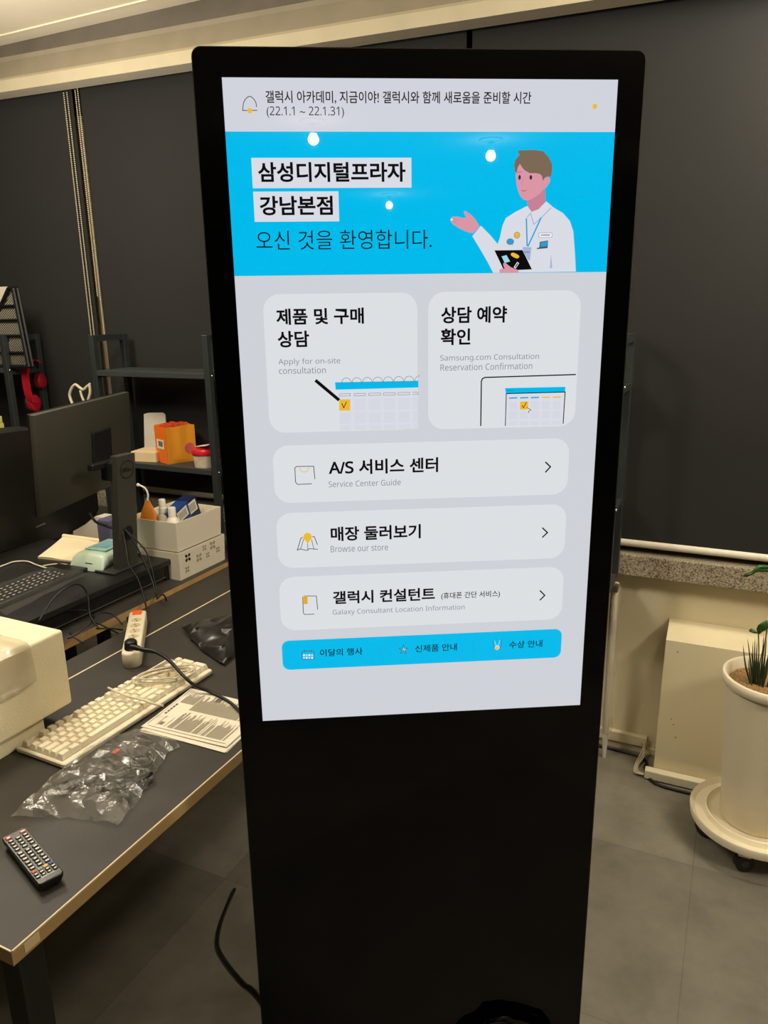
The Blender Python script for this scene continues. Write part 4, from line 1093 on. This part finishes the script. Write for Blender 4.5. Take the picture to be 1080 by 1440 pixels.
m = MB(); m.lathe([(.0125, .101), (.0125, .128), (.011, .131)], n=24); m.build('cap', WHITEPL, wb, smooth=True)
bx, by = inbin(.45, .48)
m = MB(); m.ball((bx, by, BZ + .088), .026, (1, 1.3, .9), 3); m.box(bx - .022, bx + .022, by - .03, by + .03, BZ + .001, BZ + .088, .006); tag(m.build('mint_pouch', mat('mint_plastic', (122, 194, 164), .35), smooth=True), 'mint green rounded case between the bottles and the blue boxes in the bin', 'case')
BLU = mat('box_blue', (26, 66, 132), .35); BLU2 = mat('box_navy', (22, 32, 74), .35)
def bluebox(fx, fy, z, rz, ry, sz, label, txt):
    bx, by = inbin(fx, fy)
    t = thing('carton', (bx, by, z), 0, label, 'box', 'blue cartons in the upper white bin')
    t.matrix_world = Matrix.Translation((bx, by, z)) @ Matrix.Rotation(rz, 4, 'Z') @ Matrix.Rotation(ry, 4, 'Y') @ Matrix.Rotation(rad(16), 4, 'X')
    a_, b_, c_ = sz
    m = MB(); m.box(-a_, a_, -b_, b_, 0, c_, .0015); m.build('carton_box', BLU if not txt else BLU2, t)
    m = MB(); m.box(a_ - .0001, a_ + .0004, -b_ * .7, b_ * .7, c_ * .55, c_ * .92); m.mi = 1
    for k in range(7): m.box(a_ + .0004, a_ + .0006, -b_ * .55 + k * b_ * .16, -b_ * .55 + k * b_ * .16 + b_ * .07, c_ * .6, c_ * .86)
    m.build('label', [PAPER, INKDARK], t)
    if txt:
        m = MB(); put_text(m, '7', (a_ * .0 - .008, -b_ - .0006, c_ * .60), (.014, 0, 0), (0, 0, .024), 0, .03); m.build('number', TXTW, t)
        put = None
bluebox(.70, .48, BZ + .032, rad(6), rad(-4), (.024, .042, .092), 'blue carton with a barcode label, tilted in the upper white bin', False)
bluebox(.66, .80, BZ + .034, rad(2), rad(-3), (.025, .030, .104), 'dark navy carton with a white seven, furthest right in the upper white bin', True)
# crumpled tissue on the riser end
def crumb(name, c, r, mt, label, cat, seed, sc=(1, 1, .7)):
    m = MB(); g = m.ball((0, 0, 0), r, sc, 3); rn = random.Random(seed)
    for v in g: v.co *= rn.uniform(.72, 1.12)
    z0 = min(v.co.z for v in g)
    for v in g: v.co += Vector((c[0], c[1], c[2] - z0))
    return tag(m.build(name, mt, smooth=True, angle=20), label, cat)
e = at(216, 777, z=RZT); crumb('tissue', (e.x - .005, e.y, RZT), .017, PAPER, 'small crumpled tissue on the riser beside the lower white bin', 'tissue', 4)
e = at(197, 772, z=RZT); crumb('tissue', (e.x - .02, e.y + .0, RZT), .022, mat('tissue_white', (236, 232, 222), .8), 'crumpled tissue just right of the monitor stand column', 'tissue', 9, (.8, 1.2, .9))
e = at(153, 732, X=-1.42); m = MB(); m.box(e.x - .03, e.x + .03, e.y - .030, e.y + .045, RZT, RZT + .115, .012); tag(m.build('pouch', mat('lavender_cloth', (82, 78, 108), .8), smooth=True), 'lavender pouch half hidden behind the monitor stand column', 'pouch')
m = MB(); m.box(-1.50, -1.44, .985, 1.02, DZ + .02, DZ + .21, .01) if False else None
e = at(120, 745, X=-1.85); 
m.bm.free() if m else None
wbx = MB(); wbx.prism(rot_in([(0, 0, 0), (.17, 0, 0), (.17, 0, .085), (.10, 0, .092), (.05, 0, .055), (0, 0, .03)], Matrix.Translation((-1.845, .93, DZ)) @ Matrix.Rotation(rad(15), 4, 'Z')), (0, .05, 0))
tag(wbx.build('cream_case', mat('case_cream', (206, 196, 174), .6)), 'cream angular case lying behind the monitors, left of the rack post', 'case')

# ================================================================== racks along the window
RK = mat('rack_charcoal', (39, 44, 44), .45, var=.06)
def make_rack(x0, x1, label):
    t = thing('shelf_rack', (x0, 1.25, .694), 0, label, 'rack')
    Wd = x1 - x0; D_ = .17; H = .782; p = .0125
    for x in (0, Wd):
        for y in (0, D_):
            m = MB(); m.box(x - p, x + p, y - p, y + p, 0, H, .002); m.build('post', RK, t)
        m = MB(); m.box(x - p, x + p, p, D_ - p, H - .025, H); m.build('top_bar', RK, t)
        for z in (.642, .27):
            m = MB(); m.box(x - p + .002, x + p - .002, p, D_ - p, z - .03, z - .012); m.build('side_bar', RK, t)
    for z in (.642, .27):
        m = MB(); m.box(p + .0005, Wd - p - .0005, -p, D_ + p, z - .022, z, .0015); m.build('shelf', mat('rack_shelf', (50, 54, 54), .5, var=.08), t)
        for x in (-p - .0015, Wd + p + .0015):
            m = MB(); m.ball((x, .0, z - .01), .0045); m.build('screw', CHROME, t, smooth=True, angle=180)
    return t
rk = make_rack(-1.965, -1.392, 'black shelf rack holding the orange carton and red-lidded tub, behind the white bins')
def recopy(src, loc, label):
    c = copy_tree(src); c.location = loc; c['label'] = label; return c
bpy.context.view_layer.update()
recopy(rk, (-2.49 - .573, 1.25, .694), 'black shelf rack at the far left with the wire file holder and red headphones')
recopy(rk, (.106 - .573, 1.25, .694), 'black shelf rack mostly hidden behind the digital sign, one post showing at its right')
SH1, SH2 = .694 + .27, .694 + .642
# open white box
e = at(186, 645, Y=1.262)
ow = thing('gift_box', (e.x, 1.275, SH1), rad(10), 'white open box with an upright lid, left of the orange carton on the rack', 'box')
m = MB(); m.box(-.005, .115, -.02, .10, 0, .042, .002); m.build('box', mat('box_cream', (220, 196, 152), .7), ow)
m = MB()
m.prism(rot_in([(.0, 0, 0), (.112, 0, 0), (.102, 0, .140), (.090, 0, .148), (.02, 0, .146), (.0, 0, .140)], Matrix.Translation((-.004, .085, .042)) @ Matrix.Rotation(rad(-8), 4, 'X')), (0, .004, 0))
m.build('lid', mat('lid_white', (196, 188, 172), .6), ow)
# orange carton
e = at(236, 647, Y=1.262)
oc = thing('snack_carton', (e.x, 1.262, SH1), rad(66), 'bright orange torn-open carton on the rack shelf, beside the red-lidded tub', 'carton')
OR1 = mat('carton_orange', (240, 116, 30), .45); OR2 = mat('carton_amber', (226, 148, 34), .45)
m = MB()
a_, b_, h_ = .078, .066, .125
R = [[(-a_, -b_ + .05, z), (a_ - .0, -b_ + .05, z), (a_, b_, z), (-a_, b_, z)] for z in (0, h_)]
m.bm.free()
m = MB()
h_ = .150; quad = [(0, 0), (.128, 0), (.128, .105), (0, .105)]
for i in range(4):
    (x0, y0), (x1, y1) = quad[i], quad[(i + 1) % 4]; m.mi = {0: 1, 3: 0, 1: 1, 2: 0}[i]
    zt0 = h_ * (1.0 if i != 3 else .98)
    dx, dy = x1 - x0, y1 - y0; l_ = math.hypot(dx, dy); nx, ny = -dy / l_ * .0015, dx / l_ * .0015
    m.prism([(x0, y0, 0), (x1, y1, 0), (x1, y1, zt0), (x0 + dx * .7, y0 + dy * .7, zt0 + .004), (x0 + dx * .35, y0 + dy * .35, zt0 - .002), (x0, y0, zt0)], (nx, ny, 0))
m.mi = 0; m.box(.002, .126, .002, .103, 0, .002)
m.build('carton', [OR1, OR2], oc)
m = MB()
for k in range(5): m.box(.012 + .02 * k, .030 + .02 * k, .02 + .01 * (k % 2), .075 + .01 * (k % 2), .012, .154 + .004 * (k % 3), .002)
m.build('sachet', mat('sachet_red_orange', (206, 70, 34), .4), oc)
m = MB(); m.box(-.0024, -.0016, .02, .085, .058, .096); m.mi = 1
for k in range(9): m.box(-.0028, -.0024, .030 + .0046 * k, .0325 + .0046 * k + .001 * (k % 2), .068, .090)
m.build('barcode_label', [PAPER, INKDARK], oc)
m = MB(); m.loft([[(.100 + r_ * cos(2 * pi * k / 24), y_, .055 + r_ * sin(2 * pi * k / 24)) for k in range(24)] for r_, y_ in ((.022, -.0004), (.022, -.0012), (.017, -.0012))]); m.build('round_badge', mat('badge_pink', (196, 84, 92), .5), oc)
# tub with red lid
tb = thing('snack_tub', (-1.466, 1.285, SH1), rad(-20), 'round tub with a red lid and a white paper flap on the rack shelf', 'tub')
m = MB(); m.lathe([(.042, 0), (.044, .002), (.050, .052), (.050, .055)], n=36); m.build('cup', mat('tub_beige', (196, 184, 160), .5, var=.18, scale=40), tb, smooth=True)
m = MB(); m.lathe([(.053, .053), (.054, .056), (.054, .068), (.050, .075), (.02, .079), (.0, .080)], n=36, cap=False); m.build('lid', mat('lid_red', (196, 30, 44), .3), tb, smooth=True)
m = MB(); m.loft([[(-.02, -.03, .084), (.05, -.03, .094)], [(-.02, .0, .085), (.05, .0, .098)], [(-.02, .03, .084), (.05, .03, .095)]], cap=False, closed=False); o = m.build('paper_flap', PAPER, tb); o.modifiers.new('thick', 'SOLIDIFY').thickness = .002
# wire mesh file holder with papers, far left
def wire_mesh_mat():
    m = bpy.data.materials.new('expanded_mesh'); m.use_nodes = True
    nt = m.node_tree; b = nt.nodes['Principled BSDF']; b.inputs['Base Color'].default_value = rgb((24, 22, 21)); b.inputs['Roughness'].default_value = .4
    tc = nt.nodes.new('ShaderNodeTexCoord'); mp = nt.nodes.new('ShaderNodeMapping'); mp.inputs['Rotation'].default_value = (0, rad(35), 0)
    wv = nt.nodes.new('ShaderNodeTexWave'); wv.bands_direction = 'Z'; wv.inputs['Scale'].default_value = 40
    cr = nt.nodes.new('ShaderNodeMath'); cr.operation = 'LESS_THAN'; cr.inputs[1].default_value = .5
    nt.links.new(tc.outputs['Object'], mp.inputs[0]); nt.links.new(mp.outputs[0], wv.inputs[0]); nt.links.new(wv.outputs['Fac'], cr.inputs[0]); nt.links.new(cr.outputs[0], b.inputs['Alpha'])
    return m
MESHM = wire_mesh_mat()
f0, f1 = at(-12, 505, Y=1.262), at(39, 503, Y=1.262)
fh = thing('file_holder', (f1.x, 1.26, SH2), 0, 'black wire mesh file holder with white papers, on the far left rack', 'file holder')
FW = .24; FH = at(27, 407, Y=1.262).z - SH2
m = MB()
side = [(-FW, 0), (0, 0), (-.03, FH), (-.055, FH), (-.12, FH * .78), (-FW, FH * .5)]
for y in (0.0, .020):
    for i in range(len(side)):
        (xa, za), (xb, zb_) = side[i], side[(i + 1) % len(side)]; m.cyl((xa, y, za + .006), (xb, y, zb_ + .006), .0085, 8)
    for fz in (.20, .42, .62, .80):
        zz = FH * fz; xr = -.03 * fz; xl = -FW if fz < .5 else (-FW + (fz - .5) / .28 * .12 if fz < .78 else -.12 + (fz - .78) / .22 * .065)
        m.cyl((xl, y, zz), (xr, y, zz), .0055, 6)
m.build('wire_frame', mat('wire_black', (20, 17, 16), .4), fh)
m = MB(); m.poly([(x, 0, z + .006) for x, z in side]); m.build('mesh_side', MESHM, fh)
m = MB(); m.prism([(-FW + .01, .0095, .008), (-.016, .0095, .008), (-.046, .0095, FH + .014), (-FW + .01, .0095, FH + .014)], (0, .004, 0)); m.build('papers', mat('papers_white', (206, 198, 180), .8, var=.05), fh)
# headphones hanging from the side bar of the far left rack
hx = -2.478
hp_ = at(45, 540, X=hx)
hd = thing('headphones', (hx, hp_.y, hp_.z), 0, 'red over-ear headphones hanging on the far left rack', 'headphones')
RED = mat('headphone_red', (176, 26, 40), .35)
yl = [at(x, y, X=hx).y - hp_.y for x, y in ((34, 520), (56, 540))]; 
m = MB(); path = []
for k in range(17):
    t = pi * (1.15 + .0) * (k / 16) + rad(80)
    path.append((.012, -.0 + .052 * cos(t) , .088 * sin(t)))
hb = [(.012, .040, .095), (.014, .012, .108), (.016, -.022, .090), (.018, -.040, .045), (.018, -.042, -.005), (.016, -.036, -.048), (.012, -.024, -.080)]
P = catmull([Vector(p) for p in hb], 6); rings = []
for i, p in enumerate(P):
    rings.append([(p.x - .017, p.y + .004, p.z), (p.x + .017, p.y + .004, p.z), (p.x + .017, p.y - .009, p.z), (p.x - .017, p.y - .009, p.z)])
m.loft(rings); m.build('headband', RED, hd, smooth=True)
for (y, z, s_) in ((-.006, -.086, 1.15), (.046, .01, 1.0)):
    m = MB(); m.loft([[(-.014 + x_, y + r_ * .75 * s_ * cos(2 * pi * k / 28), z + r_ * s_ * sin(2 * pi * k / 28)) for k in range(28)] for x_, r_ in ((0, .026), (.004, .034), (.020, .036), (.030, .032), (.034, .022))]); m.build('ear_cup', mat('cup_red', (150, 18, 34), .35), hd, smooth=True)
    m = MB(); m.loft([[(-.030 + x_, y + r_ * .75 * s_ * cos(2 * pi * k / 28), z + r_ * s_ * sin(2 * pi * k / 28)) for k in range(28)] for x_, r_ in ((0, .020), (.003, .031), (.012, .033), (.016, .030))]); m.build('ear_pad', BLACKPL, hd, smooth=True)
# white bent hook hanging on the post of the rack
m = MB(); hk = [(102, 568), (98, 556), (101, 546), (106, 541), (112, 545), (117, 548), (122, 544), (127, 540)]
m.tube([at(x, y, Y=1.252) for x, y in hk], .0062, 8, 5); m.tube([at(x, y, Y=1.252) for x, y in ((113, 549), (115, 557), (118, 564))], .0052, 8, 4); m.tube([at(x, y, Y=1.252) for x, y in ((126, 541), (127, 552), (124, 563))], .0062, 8, 4)
tag(m.build('cable_hook', mat('hook_cream', (206, 196, 168), .5), smooth=True, angle=180), 'cream bent wire hook beside the rack post, above the monitor', 'hook')
m = MB(); e = at(0, 590, Y=1.33); m.box(e.x - .03, e.x + .004, 1.32, 1.34, e.z - .016, e.z + .016, .003); m.box(e.x - .03, e.x + .004, 1.315, 1.345, SH1, e.z - .016, .003); tag(m.build('yellow_light_block', mat('light_pale_yellow', (226, 220, 130), .6)), 'small green-yellow light at the far left under the headphones, painted as a pale box', 'box')  # a small green-yellow light, put into the colour of a plain block

# ================================================================== right of the sign
cv = thing('pipe_cover', (.287, 1.36, 0), 0, 'cream boxed-in pipe cover standing against the wall under the sill', 'pipe cover')
m = MB(); m.loft([[(0, 0, 0), (1.1, 0, 0), (1.1, .139, 0), (0, .139, 0)], [(.003, 0, .508), (1.1, 0, .514), (1.1, .139, .533), (.0, .139, .529)]]); m.build('casing', mat('cover_cream', (222, 210, 176), .7, var=.03, scale=4), cv)
for px, py in ((953, 917), (944, 1011), (947, 1019), (950, 1037)):
    e = at(px, py, Y=1.36); m = MB(); m.box(e.x - .287 - .002, e.x - .287 + .002, -.0006, 0, e.z - .002, e.z + .002); m.build('chip', mat('chip_grey', (120, 110, 92), .8), cv)
tk = MB(); tk.box(.262, 1.1, 1.328, 1.358, .004, .036, .003); tag(tk.build('cable_trunking', mat('trunking_white', (226, 216, 190), .45)), 'white cable trunking on the floor in front of the pipe cover', 'trunking')
wcb = thing('wall_cable', (0, 0, 0), 0, 'grey cables looping between the two lengths of trunking on the floor', 'cable')
for k, off in enumerate((0, .006, .012)):
    m = MB(); m.tube([(.232 + off * .3, 1.474, .050), (.243, 1.466 - off * .3, .048), (.248 - off, 1.44, .020 + .002 * k), (.236 - off * .9, 1.405, .006), (.236 - off * .8, 1.365 - off, .006), (.252 - off, 1.345 - off * .5, .010), (.266, 1.343 - off * .4, .014)], .0028, 8, 6); m.build('cord', mat('cable_grey_cream', (184, 172, 146), .5), wcb, smooth=True, angle=180)
m = MB(); m.tube([(.0, 1.462, .006), (.10, 1.462, .006), (.22, 1.455, .006), (.258, 1.43, .006), (.26, 1.38, .006), (.30, 1.312, .006), (.42, 1.302, .006), (.56, 1.31, .006), (.8, 1.315, .006)], .005, 8, 6)
tag(m.build('floor_cable', CABLE, smooth=True, angle=180), 'black cable running along the floor in front of the white trunking', 'cable')
# planter caddy
CX, CY_ = .592, 1.135
cd = thing('planter_caddy', (CX, CY_, 0), 0, 'round white wheeled plant caddy under the white pot', 'plant caddy')
CW = mat('caddy_white', (234, 224, 198), .35)
m = MB(); m.lathe([(.0, .075), (.165, .072), (.178, .078), (.181, .100), (.179, .104), (.174, .100), (.166, .092), (.142, .090), (.138, .104), (.134, .106), (.128, .096), (.118, .090), (.0, .090)], n=72, cap=False); m.build('tray', CW, cd, smooth=True, angle=40)
for a in (-.0, 72, 144, 216, 288):
    an = rad(a + 260); x, y = .135 * cos(an), .135 * sin(an)
    ax = Vector((-sin(an), cos(an), 0)) if a % 144 else Vector((cos(an + .6), sin(an + .6), 0))
    m = MB(); c_ = Vector((x, y, .0275)); m.loft([[c_ + ax * w_ + (ax.cross(Vector((0, 0, 1))) * cos(2 * pi * k / 24) + Vector((0, 0, 1)) * sin(2 * pi * k / 24)) * r_ for k in range(24)] for w_, r_ in ((-.012, .020), (-.011, .0265), (.011, .0265), (.012, .020))]); wh = m.build('wheel', mat('wheel_black', (26, 25, 24), .45), cd, smooth=True)
    m = MB(); m.cyl(c_ + ax * .0118, c_ + ax * .0135, .010, 16); m.build('hub', mat('hub_grey', (74, 70, 64), .4), wh, smooth=True)
    m = MB(); m.box(x - .018, x + .018, y - .018, y + .018, .052, .076, .004); m.build('caster_mount', CW, cd)
pp_ = thing('potted_plant', (CX, CY_, .0905), 0, 'tall white tapered pot with a young green plant, cut by the right edge', 'potted plant')
POTW = mat('pot_white', (226, 214, 188), .45, bump=.1, bscale=260)
m = MB(); m.lathe([(.0, 0.001), (.094, 0.001), (.0965, .006), (.101, .10), (.1175, .40), (.119, .43), (.131, .432), (.1345, .440), (.1345, .452), (.131, .458), (.124, .459), (.119, .452), (.116, .40), (.112, .30), (.0, .30)], n=80, cap=False); m.build('pot', POTW, pp_, smooth=True, angle=50)
m = MB()
SOIL = mat('soil_brown', (132, 104, 66), .95, var=.5, scale=160, bump=.8, bscale=180)
n_ = 26; g = []
rs_ = random.Random(2)
m.loft([[(r_ * cos(2 * pi * k / 40), r_ * sin(2 * pi * k / 40), .425 + rs_.uniform(-.003, .003)) for k in range(40)] for r_ in (.1165, .10, .085, .07, .055, .04, .025, .01)], cap=False)
m.poly([(.01 * cos(2 * pi * k / 12), .01 * sin(2 * pi * k / 12), .426) for k in range(12)]); m.build('soil', SOIL, pp_, smooth=True)
LEAF = mat('grass_green', (42, 62, 32), .4, var=.3, scale=30); LEAF2 = mat('leaf_green', (50, 88, 36), .3, var=.15, scale=20)
PI_ = pp_.matrix_world.inverted()
def blade(base, tip, w, mt, bend=.0, name='leaf'):
    b_, t_ = Vector(base), Vector(tip); d = t_ - b_; s_ = d.cross(Vector((.42, -.9, .1))).normalized(); f_ = s_.cross(d).normalized()
    rows = []
    for k in range(9):
        t = k / 8; c_ = b_ + d * t + s_ * bend * sin(t * pi) ; ww_ = w * (1 - t) ** .6 * (.55 + .9 * min(t * 3, 1)) * .6
        rows.append([c_ - s_ * ww_, c_ + f_ * ww_ * .4, c_ + s_ * ww_])
    m = MB(); m.loft(rows, cap=False, closed=False); o = m.build(name, mt, pp_, smooth=True, angle=180); sd = o.modifiers.new('thick', 'SOLIDIFY'); sd.thickness = .0007; return o
b0 = at(1062, 963, z=.0905 + .425); 
def tipat(px, py, depth=0.0): return at(px, py, Y=b0.y + depth)
for (px, py, dx) in ((1045, 906, -.012), (1051, 897, -.006), (1059, 902, 0), (1062, 896, .002), (1065, 899, .006), (1074, 892, .012), (1078, 896, .016), (1082, 905, .02), (1086, 893, .02), (1056, 915, -.004), (1068, 908, .006), (1072, 914, .01), (1053, 925, -.008), (1080, 922, .018)):
    blade(PI_ @ Vector((b0.x + dx, b0.y + rs_.uniform(-.008, .008), .0905 + .423)), PI_ @ tipat(px, py, rs_.uniform(-.02, .02)), .0042, LEAF, rs_.uniform(-.004, .004))
def stem(p0, p1, p2, r=.0016):
    m = MB(); m.tube(rot_in([p0, p1, p2], PI_), r, 7, 6); m.build('stem', LEAF, pp_, smooth=True, angle=180)
def leafshape(pts, mt, cup=.006):
    """leaf outline from pixels at the plant's distance, given a fold along its middle and thickness"""
    m = MB(); P_ = [PI_ @ tipat(x, y) for x, y in pts]; c_ = sum(P_, Vector()) / len(P_) + Vector((.0, -cup, 0))
    cv_ = m.bm.verts.new(c_); vs = [m.bm.verts.new(p + Vector((0, .004 * sin(i * 1.7), 0))) for i, p in enumerate(P_)]
    for i in range(len(vs)): m.bm.faces.new((cv_, vs[i], vs[(i + 1) % len(vs)]))
    bmesh.ops.subdivide_edges(m.bm, edges=m.bm.edges, cuts=1, use_grid_fill=True, smooth=.3)
    o = m.build('leaf', mt, pp_, smooth=True, angle=180); o.modifiers.new('thick', 'SOLIDIFY').thickness = .001
stem(Vector((b0.x + .004, b0.y, .515)), tipat(1067, 925), tipat(1066.5, 892))
stem(Vector((b0.x + .01, b0.y, .515)), tipat(1074, 915), tipat(1079, 882))
leafshape([(1066, 893), (1064, 885), (1066, 879), (1072, 874), (1080, 871.5), (1087, 873), (1084, 880), (1077, 885), (1072, 889)], LEAF2)
leafshape([(1053, 887), (1056, 884.5), (1062, 886), (1066, 889.5), (1062, 891), (1056, 889.5)], LEAF2)
stem(Vector((b0.x + .03, b0.y, .515)), tipat(1096, 880), tipat(1092, 806))
leafshape([(1044, 810), (1049, 808), (1057, 803), (1064, 796), (1072, 795), (1082, 796), (1094, 801), (1080, 804), (1066, 802.5), (1058, 807), (1050, 811)], LEAF2)
leafshape([(1062, 799), (1066, 795), (1076, 794.5), (1090, 797), (1078, 800)], LEAF2)

# cable of the sign on the floor and a crumpled black bag at its foot
m = MB(); m.tube([(-.205, .02, .02), (-.235, -.02, .006)] + [at(x, y, z=.006) for x, y in ((362, 1399), (345, 1385), (325, 1362), (311, 1342), (306, 1325), (310, 1300), (318, 1278), (330, 1250))], .0042, 8, 6)
tag(m.build('sign_power_cable', CABLE, smooth=True, angle=180), 'thick black cable curving over the floor at the left foot of the sign', 'cable')
rr_ = ray(712, 1434); gt = CAM + rr_ * ((.020 - CAM.dot(KN)) / rr_.dot(KN)); gb = Vector((gt.x, gt.y, 0)); rn = random.Random(31)
m = MB(); g = m.ball((0, 0, 0), 1.0, (1, 1, 1), 4); zt_ = gt.z - .0125
for v in g:
    d = v.co.normalized(); k_ = 1 + .10 * sin(7 * d.x + 3 * d.z) + .08 * sin(11 * d.y + 5 * d.x) + rn.uniform(-.07, .07)
    v.co = Vector((d.x * .10 * k_, d.y * .014 * k_, max(0.0, (.5 + .5 * d.z) * zt_ * (1 + .18 * (k_ - 1)))))
bmesh.ops.transform(m.bm, matrix=Matrix.Translation((gb.x, gb.y, .0125)) @ Matrix.Rotation(KYAW, 4, 'Z'), verts=g)
tag(m.build('black_plastic_bag', mat('bag_black_gloss', (8, 8, 8), .12), smooth=True, angle=22), 'crumpled glossy black plastic bag in front of the foot of the sign', 'plastic bag')

# ceiling lamps: rear ones mirror in the sign, overhead ones are unseen, placed for light
for x, y, p, drop, rad_ in LAMPS:
    k_ = drop - .05
    t = thing('ceiling_lamp', (x, y, CEIL), 0, 'round white ceiling lamp unseen out of frame, some of them mirrored in the sign', 'lamp', 'ceiling lamps of the room')
    m = MB(); m.lathe([(.075, 0), (.075, -.008), (.058, -.012), (.02, -.02), (.008, -.024), (.008, -k_), (.02, -k_ - .002), (.024, -k_ - .02), (.0, -k_ - .02)], n=28, cap=False); m.build('housing', mat('lamp_white', (220, 214, 200), .4), t, smooth=True)
